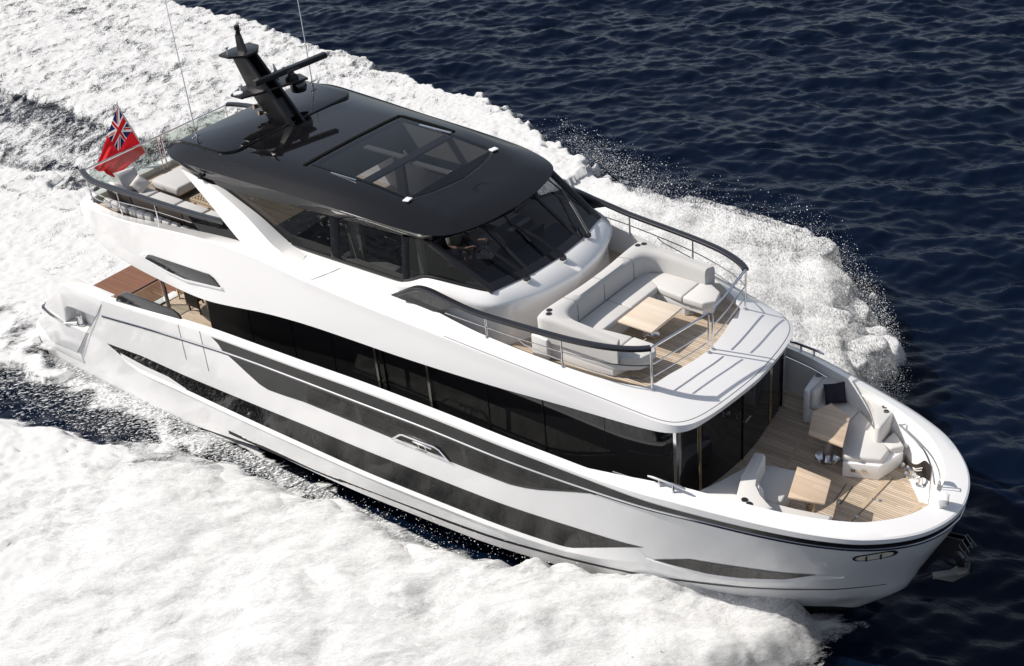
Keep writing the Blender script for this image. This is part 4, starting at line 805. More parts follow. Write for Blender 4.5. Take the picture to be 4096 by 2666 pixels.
# ------------------------------------------------------------------ foredeck lounges
FZ = 3.05
def lounge(label, seats, base, zb, backs, extra=None):
    t = thing('foredeck_sofa', (base[0][0], base[0][1], FZ), label, 'sofa', 'sofas on the foredeck')
    m_ = MB()
    for q_ in seats: m_.cushion(q_, 3.40, 3.54, .05)
    part('seat', m_, 'fabric_light', t)
    m_ = MB(); m_.slab(base, FZ, 3.41); part('base', m_, 'gelcoat', t, bevel=.03)
    m_ = MB()
    for q_, z1 in backs: m_.cushion(q_, 3.45, z1, .06)
    part('backrest', m_, 'fabric_light', t)
    return t
ps_ = lounge('L-shaped sofa on the port foredeck with a navy cushion',
    [[(1.34, 1.93), (1.42, 2.34), (1.9, 2.56), (2.28, 2.42), (2.28, 1.72)], [(2.285, 1.72), (2.285, 2.35), (3.02, 1.62), (3.42, 1.36), (3.44, .98), (2.72, .64), (2.62, .85)]],
    [(1.28, 1.90), (1.28, 2.75), (2.0, 2.66), (3.0, 2.12), (3.62, 1.60), (3.44, .88), (2.76, .60), (2.6, .92), (2.3, 1.68)], 3.4,
    [([(1.30, 1.88), (1.43, 1.88), (1.48, 2.26), (1.72, 2.50), (2.17, 2.42), (2.58, 2.20), (2.80, 1.98), (3.03, 1.43), (3.16, 1.42), (3.14, 2.10), (2.7, 2.42), (2.0, 2.72), (1.3, 2.80)], 3.93)])
m_ = MB(); m_.cushion([(3.19, 1.46), (3.44, 1.40), (3.62, 1.62), (3.22, 2.0)], 3.38, 3.54, .04); part('side_cushion', m_, 'fabric_light', ps_)
m_ = MB(); m_.slab([(1.16, 1.86), (1.30, 1.84), (1.30, 2.80), (1.02, 2.82), (1.06, 2.5)], FZ, 3.90); part('end_console', m_, 'gelcoat', ps_, bevel=.05)
for x, y, z, r in ((2.90, 2.15, 3.935, .055), (3.00, 2.02, 3.935, .055)):
    m_ = MB(); m_.lathe((x, y, z), [(r, -.02), (r, .012), (r * .75, .014), (r * .7, -.0), (.001, -.001)], 16); part('cup_holder', m_, 'black_gloss', ps_)
for x, y, z in ((1.17, 2.52, 3.905), (3.58, 1.72, 3.46)):
    m_ = MB(); m_.lathe((x, y, z), [(.075, -.02), (.075, .008), (.001, .01)], 18); part('speaker', m_, 'interior_grey', ps_)
m_ = MB()
for x, y in ((2.96, .685), (3.16, .765)): m_.box((x, y - .012, 3.24), (.085, .02, .075), rz=.38)
part('step_light', m_, 'gold_chrome', ps_)
ss_ = lounge('L-shaped sofa on the starboard foredeck below the overhang corner',
    [[(1.46, -.44), (2.24, -.26), (2.42, -1.30), (2.30, -1.44), (1.70, -1.44)], [(1.74, -1.45), (2.32, -1.45), (2.75, -1.42), (3.42, -1.12), (3.46, -1.42), (2.9, -1.95), (2.05, -2.0)]],
    [(1.42, -.42), (2.22, -.30), (2.40, -1.36), (2.8, -1.46), (3.42, -1.18), (3.40, -1.62), (2.9, -2.02), (2.1, -2.2), (1.92, -2.2)], 3.4,
    [([(1.40, -.66), (1.60, -.60), (1.68, -.66), (1.80, -1.22), (1.93, -1.62), (2.18, -1.86), (2.62, -1.98), (2.52, -2.14), (2.15, -2.26), (1.90, -2.26), (1.60, -1.5)], 3.95)])
for x, y in ((2.03, -2.10), (2.17, -2.16)):
    m_ = MB(); m_.lathe((x, y, 3.955), [(.064, -.02), (.064, .012), (.001, .014)], 16); part('cup_holder', m_, 'black_gloss', ss_)
m_ = MB(); m_.prism([(1.05, -1.40, FZ), (1.30, -.55, FZ), (1.40, -.55, FZ), (1.88, -2.25, FZ), (.66, -2.38, FZ), (.80, -2.05, FZ)], (0, 0, .48)); part('end_console', m_, 'gelcoat', ss_, bevel=.03)
table('five-sided teak table between the port sofa and the saloon doors', [(1.86, 1.80), (2.42, 1.54), (2.76, .55), (1.97, .57), (1.68, 1.30)], 3.86, 'chrome', (2.22, 1.02), 'table_wood', FZ, .27)
table('four-sided teak table beside the starboard foredeck sofa', [(2.31, -.52), (3.07, -.55), (3.31, -1.27), (2.62, -1.46)], 3.86, 'gold_chrome', (2.86, -.98), 'table_wood', FZ, .2)

def pillow(name, c, s, R, m, label, cat='cushion', group=None):
    """stuffed square cushion with pinched corners"""
    mb = MB(); N = 12; V = []
    for side in (1, -1):
        for i in range(N + 1):
            for j in range(N + 1):
                u, v = i / N * 2 - 1, j / N * 2 - 1
                e = (1 - u ** 4) * (1 - v ** 4); k = 1 - .08 * (u * u + v * v - u * u * v * v) + .06 * (abs(u * v)) ** 3
                p = Vector((u * s / 2 * k, v * s / 2 * k, side * s * .17 * e ** .6 + .01 * math.sin(5 * u + 2 * v)))
                V.append(R @ p + Vector(c))
    F = []
    for q_ in range(2):
        for i in range(N):
            for j in range(N):
                a = q_ * (N + 1) ** 2 + i * (N + 1) + j; f = (a, a + 1, a + N + 2, a + N + 1); F.append(f if q_ else f[::-1])
    mb.add(V, F); o = part(name, mb, m, org=c); return tag(o, label, cat, group)
def Face(n_, roll=0): return Vector(n_).to_track_quat('Z', 'Y').to_matrix() @ Matrix.Rotation(roll, 3, 'Z')
Rx = lambda a: Matrix.Rotation(a, 3, 'X'); Ry = lambda a: Matrix.Rotation(a, 3, 'Y'); Rz = lambda a: Matrix.Rotation(a, 3, 'Z')
pillow('cushion', (1.72, 2.24, 3.79), .48, Face((.55, -.75, .42), .08), 'fabric_navy', 'dark navy square cushion propped on the port foredeck sofa')
pillow('cushion', (2.02, -1.52, 3.72), .44, Face((.75, .55, .35), .1), 'fabric_pale', 'crumpled pale grey cushion on the starboard foredeck sofa')
# deck hatches: seams and trims in the teak
mat('teak_trim', (0.46, 0.36, 0.25), 0.6, var=(9, .25))
m_ = MB()
m_.tube([(3.61, 1.15, 3.053), (3.57, .1, 3.053), (3.53, -.62, 3.053)], 1, 6, sq=(.13, .008)); part('deck_trim', m_, 'teak_trim', yacht)
m_ = MB(); m_.tube([(3.70, 1.1, 3.053), (4.40, .72, 3.053), (4.47, .55, 3.053), (4.40, .32, 3.053)], 1, 6, sq=(.10, .008)); part('deck_trim', m_, 'teak_trim', yacht)
m_ = MB(); m_.tube([(3.02, .46, 3.053), (3.08, -.27, 3.053)], 1, 6, sq=(.12, .008)); part('deck_trim', m_, 'teak_trim', yacht)
m_ = MB(); m_.tube([(1.4, 1.35, 3.053), (1.6, .6, 3.053), (1.64, -.1, 3.053), (1.5, -.9, 3.053)], 1, 6, sq=(.07, .008))
part('deck_trim', m_, 'teak_trim', yacht)
m_ = MB(); m_.tube([(3.655, 1.12, 3.053), (3.58, -.62, 3.053)], .012, 4); m_.tube([(3.09, .42, 3.06), (3.15, -.24, 3.06)], .01, 4); m_.tube([(2.95, .42, 3.056), (3.01, -.24, 3.056)], .008, 4); part('hatch_seam', m_, 'groove', yacht)
for x, y in ((3.75, .30), (3.62, .28), (3.08, -.2), (3.6, -.40)):
    m_ = MB(); m_.lathe((x, y, 3.05), [(.035, 0), (.035, .012), (.01, .014)], 12); part('deck_fitting', m_, 'chrome', yacht)
# bow gear
m_ = MB(); m_.slab([(3.78, 1.40), (3.90, 1.62), (4.6, 1.05), (4.72, .7), (4.42, .66)], 3.05, 3.10); part('windlass_plate', m_, 'gelcoat', yacht, bevel=.02)
wl = thing('anchor_windlass', (3.95, 1.36, 3.1), 'polished drum windlass on the white bow plate', 'windlass')
m_ = MB(); m_.lathe((3.95, 1.36, 3.1), [(.16, 0), (.16, .03), (.10, .05), (.09, .13), (.13, .16), (.13, .19), (.02, .22)], 18); part('drum', m_, 'chrome', wl)
m_ = MB(); m_.lathe((4.22, 1.12, 3.1), [(.09, 0), (.09, .03), (.05, .05), (.04, .2), (.07, .24), (.02, .28)], 14); m_.tube([(4.22, 1.12, 3.32), (4.14, 1.22, 3.38)], .025, 6); part('chain_stopper', m_, 'chrome', wl)
m_ = MB(); m_.lathe((3.64, 1.56, 3.06), [(.07, 0), (.05, .08), (.02, .1)], 12); part('foot_switch', m_, 'chrome', wl)
jk = thing('bow_pennant', (4.77, .2, 3.95), 'small dark pennant drooping from a chrome staff at the bow', 'flag')
m_ = MB(); m_.tube([(4.78, .2, 3.2), (4.78, .2, 3.9), (4.77, .2, 4.42)], .016, 8); m_.tube([(4.80, .13, 3.2), (4.80, .13, 4.42), (4.77, .2, 4.42)], .012, 8); part('staff', m_, 'chrome', jk)
fm = MB(); rows_ = []
for t in np.linspace(0, 1, 9):
    rows_.append([(4.76 - .62 * s_ - .03 * math.sin(9 * s_ + t), .2 + .06 * math.sin(8 * s_ + 2 * t) + .16 * s_, 4.40 - .40 * t * (1 - .62 * s_) - .10 * s_ + .05 * math.sin(7 * s_)) for s_ in np.linspace(0, 1, 14)])
fm.loft(rows_); part('pennant_cloth', fm, 'wicker_dark', jk)
wm = MB()
for t in (.40, .55): wm.tube([(4.76 - .62 * s_ + .004, .2 + .06 * math.sin(8 * s_ + 2 * t) + .16 * s_ - .012, 4.40 - .40 * t * (1 - .62 * s_) - .10 * s_ + .05 * math.sin(7 * s_)) for s_ in np.linspace(.3, .62, 8)], .012, 4)
part('pennant_emblem', wm, 'fabric_pale', jk)
sl = thing('searchlight', (5.16, -.22, 3.92), 'white searchlight mounted on the bow rim', 'searchlight')
m_ = MB(); m_.lathe((5.16, -.22, 3.92), [(.075, 0), (.075, .04), (.045, .06), (.045, .11)], 14); part('swivel_base', m_, 'gelcoat', sl)
m_ = MB(); m_.box((5.19, -.18, 4.07), (.17, .26, .16), R=Rz(.35)); part('housing', m_, 'gelcoat', sl, bevel=.03)
m_ = MB(); m_.box((5.285, -.145, 4.07), (.012, .20, .11), R=Rz(.35)); part('lens', m_, 'black_gloss', sl)
for sy in (-1, 1):
    cl = MB(); bx = .66; by = -3.0 * sy * -1
    y0 = float(HB(.7, 3.9)) - .2
    cl.tube([(.30, y0 * sy, 4.30), (.42, y0 * sy, 4.32), (1.02, (y0 - .04) * sy, 4.31), (1.14, (y0 - .05) * sy, 4.29)], [.02, .032, .032, .02], 8)
    for x in (.56, .88): cl.tube([(x, (y0 - .01) * sy, 4.10), (x, (y0 - .01) * sy, 4.31)], .024, 8)
    part('cleat', cl, 'chrome', yacht)
for sy in (-1, 1):
    L_ = [(3.45, 1.86), (3.85, 1.60), (4.27, 1.27), (4.6, .85), (4.85, .42)]
    m_ = MB(); m_.tube([(x - .05, (y - .05) * sy, 3.88 if sy > 0 else 3.66) for x, y in crs([(a, b_, 0) for a, b_ in L_], 24)[:, :2]], .022, 8); m_.tube([(3.5, 1.88 * sy, 3.88 if sy > 0 else 3.66), (3.40, 1.80 * sy, 3.86 if sy > 0 else 3.64)], .018, 6); part('bow_handrail', m_, 'chrome', yacht)
    m_ = MB(); m_.tube([(x, (float(HB(x, 3.9)) - .42) * sy, 3.98 - .1 * max(0, x - 1.0)) for x in np.linspace(-.6, 1.4, 16)], .016, 6); part('coaming_handrail', m_, 'chrome', yacht)
# hawse slots on the bow, their warm-lit look painted into the lining colour
for sy in (-1, 1):
    m_ = MB(); L0, L1, L2 = [], [], []
    for a in np.linspace(0, 2 * math.pi, 41):
        ca, sa = math.cos(a), math.sin(a); ex = math.copysign(abs(ca) ** .55, ca); ez = math.copysign(abs(sa) ** .8, sa)
        for L_, k, of in ((L0, 1.0, .006), (L1, .86, .020), (L2, .80, .012)):
            xx = 4.52 + .34 * ex * k; zz = 3.33 + .13 * ez * (k if k == 1 else k - .1) + .09 * ex * k; L_.append((xx, -sy * -1 * (float(HB(xx, zz)) + of), zz))
    m_.loft([L0, L1]); m_.add(L2, [tuple(range(len(L2) - 1))], 1); hw_ = part('hawse_slot', m_, ['black_gloss', 'hawse_lit_lining'], yacht)
    for xr in (4.40, 4.62):
        m_ = MB(); yr = (float(HB(xr, 3.33 + .26 * (xr - 4.52))) + .012) * sy; m_.tube([(xr, yr, 3.25 + .26 * (xr - 4.52)), (xr, yr, 3.41 + .26 * (xr - 4.52))], .018, 8); part('roller', m_, 'black_satin', hw_)
an = thing('anchor', (5.3, 0, 2.8), 'stainless plough anchor stowed under the bow', 'anchor')
m_ = MB(); m_.prism([(5.02, -.09, 2.62), (5.30, -.09, 3.12), (5.60, -.09, 3.18), (5.78, -.09, 2.95), (5.55, -.09, 2.88), (5.36, -.09, 2.72)], (0, .03, 0)); m_.prism([(5.02, .06, 2.62), (5.30, .06, 3.12), (5.60, .06, 3.18), (5.78, .06, 2.95), (5.55, .06, 2.88), (5.36, .06, 2.72)], (0, .03, 0))
for x, z in ((5.60, 3.12), (5.72, 2.98)): m_.tube([(x, -.2, z), (x, .2, z)], .016, 6)
m_.tube([(5.60, -.2, 3.12), (5.80, -.2, 2.92)], .014, 5); m_.tube([(5.60, .2, 3.12), (5.80, .2, 2.92)], .014, 5); part('bow_roller', m_, 'anchor_steel', an)
m_ = MB(); m_.prism([(4.95, -.05, 2.50), (5.15, -.05, 2.78), (5.45, -.05, 2.86), (5.66, -.05, 2.70), (5.72, -.05, 2.42), (5.62, -.05, 2.36), (5.50, -.05, 2.60), (5.2, -.05, 2.62)], (0, .1, 0)); part('shank', m_, 'anchor_steel', an, bevel=.015)
for s_ in (-1, 1):
    m_ = MB(); P_ = [(5.78, 0, 2.62), (5.80, .05 * s_, 2.35), (5.55, .22 * s_, 2.14), (5.22, .30 * s_, 2.12), (5.14, .24 * s_, 2.22), (5.42, .10 * s_, 2.32), (5.55, 0, 2.45)]
    m_.prism(P_, (.03, 0, .05)); part('fluke', m_, 'anchor_steel', an, bevel=.012)
m_ = MB(); m_.prism([(5.16, -.10, 2.80), (4.98, -.12, 2.52), (4.78, -.12, 2.06), (4.90, -.10, 2.00), (5.18, -.06, 2.50), (5.30, -.06, 2.80)], (0, .22, 0)); part('stem_plate', m_, 'black_satin', yacht)

# ------------------------------------------------------------------ after flybridge lounge
af = thing('aft_sofa', (-15.6, -2.0, 5.44), 'long modular sofa with dark woven back along the aft starboard rail', 'sofa')
for k, (xa, xb) in enumerate(((-17.35, -16.30), (-16.28, -15.22), (-15.20, -14.16), (-14.14, -13.15))):
    m_ = MB(); m_.box(((xa + xb) / 2, -2.24, 5.88), (xb - xa - .03, .05, .62), R=Rx(.10)); part('woven_back', m_, 'wicker_dark', af, bevel=.012)
    m_ = MB(); m_.cushion([(xa + .02, -2.14), (xb - .02, -2.14), (xb - .02, -1.38), (xa + .02, -1.38)], 5.68, 5.86, .05); part('seat', m_, 'fabric', af)
    m_ = MB()
    for j in range(3):
        x0 = xa + .04 + j * (xb - xa - .06) / 3; m_.cushion([(x0, -2.48), (x0 + (xb - xa) / 3 - .04, -2.48), (x0 + (xb - xa) / 3 - .04, -2.32), (x0, -2.32)], 5.62, 5.86, .05)
    part('bolster', m_, 'fabric', af)
m_ = MB(); m_.slab([(-17.38, -2.22), (-13.15, -2.22), (-13.15, -1.4), (-17.38, -1.4)], 5.56, 5.66); 
for x in (-17.3, -16.2, -15.1, -14.0): m_.box((x, -1.45, 5.5), (.04, .04, .13)); m_.box((x, -2.2, 5.5), (.04, .04, .13))
part('base', m_, 'teak_trim', af)
pillow('cushion', (-17.05, -1.72, 6.14), .66, Face((.85, -.15, .5), .0), 'fabric', 'large grey back cushion at the aft end of the woven sofa', group=None)
pillow('cushion', (-16.72, -1.62, 6.06), .42, Face((.75, -.45, .5), .7), 'fabric_pale', 'small crumpled pale cushion leaning on the large grey one')
pillow('cushion', (-17.0, -2.08, 6.04), .55, Face((.35, .5, .8), .2), 'fabric_pale', 'pale cushion tucked beside the aft rail under the flag')
ot = thing('ottoman', (-16.4, -.6, 5.44), 'square grey ottoman on the aft flybridge deck', 'ottoman')
m_ = MB(); m_.cushion([(-17.1, -1.05), (-15.95, -1.05), (-15.95, .05), (-17.1, .05)], 5.60, 5.86, .09, 4); part('seat', m_, 'fabric', ot)
m_ = MB(); m_.slab([(-17.05, -1.0), (-16.0, -1.0), (-16.0, 0), (-17.05, 0)], 5.54, 5.60); 
for x in (-16.98, -16.08):
    for y in (-.93, -.07): m_.box((x, y, 5.49), (.04, .04, .1))
part('frame', m_, 'wicker_dark', ot)
tr = thing('slatted_table', (-14.8, -.9, 5.44), 'low lattice-top teak table beside the aft sofa', 'table')
m_ = MB()
for i in range(9): m_.box((-15.22 + i * .11, -.85, 5.78), (.035, .62, .03))
for j in range(6): m_.box((-14.78, -1.13 + j * .11, 5.78), (.95, .035, .03))
m_.box((-14.78, -1.17, 5.76), (.98, .03, .08)); m_.box((-14.78, -.53, 5.76), (.98, .03, .08)); m_.box((-15.27, -.85, 5.76), (.03, .66, .08)); m_.box((-14.29, -.85, 5.76), (.03, .66, .08)); part('lattice_top', m_, 'teak_trim', tr)
for x in (-15.2, -14.36):
    for y in (-1.1, -.6): m_ = MB(); m_.box((x, y, 5.59), (.05, .05, .3)); part('leg', m_, 'teak_trim', tr)

# ensign: staff and flag (flag streams aft from a raked staff)
en = thing('ensign', (-18.4, -.02, 5.6), 'red ensign streaming from a raked white staff at the stern', 'flag')
p0, p1 = Vector((-18.32, -.02, 5.6)), Vector((-18.72, -.66, 7.42))
p1 = Vector((-18.75, -.45, 7.5))
m_ = MB(); m_.tube([p0, p1], .022, 8); m_.lathe(p1, [(.03, 0), (.04, .03), (.01, .06)], 10); part('staff', m_, 'flag_pole_wood', en)
fmat = bpy.data.materials.new('ensign_cloth'); fmat.use_nodes = True
n = fmat.node_tree.nodes; l = fmat.node_tree.links; bs = n['Principled BSDF']; bs.inputs['Roughness'].default_value = .85
at_ = n.new('ShaderNodeVertexColor'); at_.layer_name = 'Col'; l.new(at_.outputs[0], bs.inputs['Base Color'])
tl = n.new('ShaderNodeBsdfTranslucent'); l.new(at_.outputs[0], tl.inputs[0]); mx = n.new('ShaderNodeMixShader'); mx.inputs[0].default_value = .35
l.new(bs.outputs[0], mx.inputs[1]); l.new(tl.outputs[0], mx.inputs[2]); l.new(mx.outputs[0], n['Material Output'].inputs[0]); MAT['ensign_cloth'] = fmat
NU, NV = 150, 76
def ensign_col(u, v):
    """u along the fly 0..1, v down from the top 0..1; canton is the upper hoist quarter (the pattern woven in the cloth)"""
    red, white, blue = (.62, .010, .018), (.78, .78, .78), (.012, .018, .10)
    if u > .5 or v > .5: return red
    a, b_ = u / .5, v / .5
    x, y = a * 2 - 1, b_ * 1 - .5      # 2:1 canton
    if abs(x) < .10 or abs(y) < .10: return red
    if abs(x) < .165 or abs(y) < .165: return white
    d1 = abs(y - x * .5) / 1.118; d2 = abs(y + x * .5) / 1.118
    s1 = (y - x * .5) * (1 if x > 0 else -1); s2 = (y + x * .5) * (1 if x > 0 else -1)
    if (d1 < .068 and s1 > 0 or d2 < .068 and s2 > 0): return red
    if d1 < .10 or d2 < .10: return white
    return blue
fl = MB(); hoist_top = p1 + (p0 - p1) * .03; hoist_bot = p1 + (p0 - p1) * .78
G = []
for i in range(NU):
    u = i / (NU - 1); row = []
    for j in range(NV):
        v = j / (NV - 1); h_ = hoist_top.lerp(hoist_bot, .55 + (v - .55) * (1 - .55 * u)); L = 1.62
        droop = .62 * u ** 1.15 + .12 * u * v
        wav = .10 * math.sin(8 * u + 5.0 * v) * u ** .6 + .085 * math.sin(13 * v + 4 * u + 1) * u ** .5 + .04 * math.sin(22 * v - 5 * u) * u
        q_ = h_ + Vector((-.46, -.52, -.72)).normalized() * (L * u * (1 - .22 * v)) + Vector((-.30, -.22, .02)) * (max(0, u - .75) ** 2 * 3.0) + Vector((.5, -.5, .1)) * wav + Vector((.0, .0, -.10 * u * u)) 
        row.append(q_)
    G.append(row)
fl.loft(G); fo = part('ensign_cloth', fl, 'ensign_cloth', en, 60)
ca_ = fo.data.color_attributes.new('Col', 'FLOAT_COLOR', 'CORNER')
# the crest on the fly: plain pale shield shape
cols = np.ones((len(fo.data.loops), 4), np.float32); pc = {}
for p in fo.data.polygons:
    i, j = divmod(p.index, NV - 1); u, v = (i + .5) / (NU - 1), (j + .5) / (NV - 1)
    for li in p.loop_indices: cols[li, :3] = ensign_col(u, v)
ca_.data.foreach_set('color', cols.ravel())

# ------------------------------------------------------------------ cockpit bits
bl = thing('glass_balustrade', (-16.72, -1.0, 2.36), 'glass balustrade with a dark handrail at the aft edge of the cockpit', 'balustrade')
m_ = MB(); m_.tube([(-16.72, -3.05, 3.22), (-16.72, -1.76, 3.22)], .025, 8); m_.tube([(-16.72, -1.3, 3.22), (-16.72, 2.9, 3.22)], .025, 8); m_.tube([(-16.72, -2.4, 2.46), (-16.72, -1.76, 2.46)], .03, 8); part('handrail', m_, 'rail_black', bl)
m_ = MB(); m_.box((-16.72, -2.4, 2.80), (.015, 1.2, .72)); m_.box((-16.72, .8, 2.80), (.015, 4.1, .72)); part('glass_panel', m_, 'clear_glass', bl)
for y in (-1.72, -1.32, 2.8): m_ = MB(); m_.tube([(-16.68, y, 2.36), (-16.68, y, 3.25)], .035, 8); part('post', m_, 'gold_chrome', bl)
st_ = thing('boarding_stairs', (-17.1, -1.6, 1.05), 'white moulded stairs from the bathing platform up to the cockpit', 'stairs')
for k in range(4): m_ = MB(); m_.box((-17.95 + .30 * k, -1.75, 1.05 + .16 * (k + 1)), (.32, 1.3, .32 * (k + 1) if k == 0 else .33 * (k + 1))); part('step', m_, 'gelcoat_matt', st_, bevel=.02)
for k, (x, y) in enumerate(((-15.65, -1.35), (-14.75, -1.2))):
    ch_ = thing('dining_chair', (x, y, 2.36), ('dark woven dining chair nearest the glass balustrade in the cockpit', 'dark woven dining chair just outside the saloon door')[k], 'chair', 'cockpit dining chairs')
    m_ = MB(); m_.box((x, y, 2.80), (.5, .5, .06)); part('seat', m_, 'wicker_dark', ch_, bevel=.02)
    m_ = MB(); m_.box((x, y - .26, 2.93), (.56, .05, .72)); part('backrest', m_, 'wicker_dark', ch_, bevel=.02)
    for dx in (-.23, .23):
        for dy in (-.23, .23): m_ = MB(); m_.box((x + dx, y + dy, 2.57), (.035, .035, .44)); part('leg', m_, 'wicker_dark', ch_)
m_ = MB(); m_.tube([(-15.35, -2.55, 2.36), (-15.35, -2.55, 4.55)], .05, 10); part('cockpit_post', m_, 'chrome', yacht)

# ------------------------------------------------------------------ sea
def specnoise(nx, ny, d, fn, seed):
    """gaussian field on an nx x ny grid of spacing d with radial/directional amplitude fn(kx, ky)"""
    r = np.random.default_rng(seed); f = np.fft.rfft2(r.standard_normal((nx, ny)))
    kx = 2 * np.pi * np.fft.fftfreq(nx, d)[:, None]; ky = 2 * np.pi * np.fft.rfftfreq(ny, d)[None, :]
    a = fn(kx, ky); a[0, 0] = 0; g = np.fft.irfft2(f * a, s=(nx, ny)); return g / g.std()
def band(lam, wid=.5): return lambda kx, ky: np.exp(-.5 * ((np.log(np.sqrt(kx * kx + ky * ky) + 1e-9) - math.log(2 * math.pi / lam)) / wid) ** 2) / (np.sqrt(kx * kx + ky * ky) + 1e-9)
def wind(L, dirx, diry, small):
    def fn(kx, ky):
        k = np.sqrt(kx * kx + ky * ky) + 1e-9; c = (kx * dirx + ky * diry) / k
        return np.exp(-.5 / (k * L) ** 2) / k ** 1.95 * np.exp(-.5 * (k * small) ** 2) * (.12 + c * c)
    return fn
def grid_object(name, X, Y, Z, m, attrs=None, keep=None, extra_mats=()):
    nx, ny = X.shape; idx = np.arange(nx * ny).reshape(nx, ny)
    q_ = np.stack([idx[:-1, :-1], idx[1:, :-1], idx[1:, 1:], idx[:-1, 1:]], -1).reshape(-1, 4)
    V = np.stack([X, Y, Z], -1).reshape(-1, 3)
    if keep is not None:
        kq = keep.ravel()[q_].any(1); q_ = q_[kq]; used = np.zeros(len(V), bool); used[q_.ravel()] = True
        re = np.cumsum(used) - 1; q_ = re[q_]; V = V[used]
        if attrs: attrs = {k: a.ravel()[used] for k, a in attrs.items()}
    me = bpy.data.meshes.new(name); me.vertices.add(len(V)); me.vertices.foreach_set('co', V.astype(np.float32).ravel())
    me.loops.add(len(q_) * 4); me.loops.foreach_set('vertex_index', q_.astype(np.int32).ravel()); me.polygons.add(len(q_))
    me.polygons.foreach_set('loop_start', np.arange(0, len(q_) * 4, 4, dtype=np.int32))
    me.update(calc_edges=True); me.polygons.foreach_set('use_smooth', np.ones(len(q_), bool))
    for k, a in (attrs or {}).items():
        at = me.attributes.new(k, 'FLOAT', 'POINT'); at.data.foreach_set('value', np.asarray(a, np.float32).ravel())
    me.materials.append(m); ob = bpy.data.objects.new(name, me); C.objects.link(ob); return ob

DX = 0.1; xs = np.arange(-62, 16, DX); ys = np.arange(-46, 48, DX); nx, ny = len(xs), len(ys)
wv = specnoise(nx, ny, DX, wind(.62, -.45, .89, .06), 3) * .066 + specnoise(nx, ny, DX, wind(.22, -.75, .66, .04), 5) * .028
far_x = np.r_[-900, -400, -200, -110, -75, xs, 30, 60, 120, 300, 900]; far_y = np.r_[-900, -400, -150, -90, -60, ys, 62, 100, 200, 400, 900]
Zw = np.zeros((len(far_x), len(far_y))); Zw[5:-5, 5:-5] = wv * np.minimum(1, np.minimum(np.minimum(xs - xs[0], xs[-1] - xs) / 4, 1))[:, None] * np.minimum(1, np.minimum(ys - ys[0], ys[-1] - ys) / 4)[None, :]
Xw, Yw = np.meshgrid(far_x, far_y, indexing='ij')
Zw -= .12
# the hull presses a trough beside itself
Zw -= .25 * np.exp(-((np.abs(Yw) - 3.2) / 1.0) ** 2) * ((Xw > -21) & (Xw < 1))
wm = bpy.data.materials.new('sea'); wm.use_nodes = True; n = wm.node_tree.nodes; l = wm.node_tree.links; b = n['Principled BSDF']
b.inputs['Base Color'].default_value = (.0016, .0052, .0155, 1); b.inputs['Roughness'].default_value = .13; b.inputs['IOR'].default_value = 1.33; b.inputs['Specular IOR Level'].default_value = .23
tc = n.new('ShaderNodeTexCoord'); prev = None
for scale, st, dist in ((3.2, .50, .05), (9.5, .45, .018)):
    mp = n.new('ShaderNodeMapping'); mp.inputs['Rotation'].default_value = (0, 0, -.68); mp.inputs['Scale'].default_value = (.55, 1.25, 1); l.new(tc.outputs['Object'], mp.inputs[0])
    t = n.new('ShaderNodeTexNoise'); t.inputs['Scale'].default_value = scale; t.inputs['Detail'].default_value = 4; l.new(mp.outputs[0], t.inputs['Vector'])
    bp = n.new('ShaderNodeBump'); bp.inputs['Strength'].default_value = st; bp.inputs['Distance'].default_value = dist; l.new(t.outputs['Fac'], bp.inputs['Height'])
    if prev: l.new(prev.outputs[0], bp.inputs['Normal'])
    prev = bp
l.new(prev.outputs[0], b.inputs['Normal'])
tag(grid_object('water', Xw, Yw, Zw, wm), kind='structure')

# ------------------------------------------------------------------ foam and spray thrown by the hull
fmx = bpy.data.materials.new('foam'); fmx.use_nodes = True; n = fmx.node_tree.nodes; l = fmx.node_tree.links; b = n['Principled BSDF']
b.inputs['Base Color'].default_value = (.73, .735, .74, 1); b.inputs['Roughness'].default_value = .85; b.inputs['Specular IOR Level'].default_value = .15
tc = n.new('ShaderNodeTexCoord'); am = n.new('ShaderNodeAttribute'); am.attribute_name = 'mask'; asf = n.new('ShaderNodeAttribute'); asf.attribute_name = 'soft'
t1 = n.new('ShaderNodeTexNoise'); t1.inputs['Scale'].default_value = 2.4; t1.inputs['Detail'].default_value = 10; t1.inputs['Roughness'].default_value = .72; t1.inputs['Distortion'].default_value = .6
sx = n.new('ShaderNodeSeparateXYZ'); l.new(tc.outputs['Object'], sx.inputs[0]); ab = n.new('ShaderNodeMath'); ab.operation = 'ABSOLUTE'; l.new(sx.outputs['Y'], ab.inputs[0])
def lin2(a, b_):
    q1 = n.new('ShaderNodeMath'); q1.operation = 'MULTIPLY'; q1.inputs[1].default_value = a; l.new(sx.outputs['X'], q1.inputs[0])
    q2 = n.new('ShaderNodeMath'); q2.operation = 'MULTIPLY_ADD'; q2.inputs[1].default_value = b_; l.new(ab.outputs[0], q2.inputs[0]); l.new(q1.outputs[0], q2.inputs[2]); return q2.outputs[0]
side = n.new('ShaderNodeMath'); side.operation = 'SIGN'; l.new(sx.outputs['Y'], side.inputs[0]); sz_ = n.new('ShaderNodeMath'); sz_.operation = 'MULTIPLY_ADD'; sz_.inputs[1].default_value = 17.3; l.new(side.outputs[0], sz_.inputs[0]); l.new(sx.outputs['Z'], sz_.inputs[2])
def flow(k): cbn = n.new('ShaderNodeCombineXYZ'); l.new(lin2(-.55 * k, .83 * k), cbn.inputs[0]); l.new(lin2(.83, .55), cbn.inputs[1]); l.new(sz_.outputs[0], cbn.inputs[2]); return cbn.outputs[0]
l.new(flow(.45), t1.inputs['Vector'])
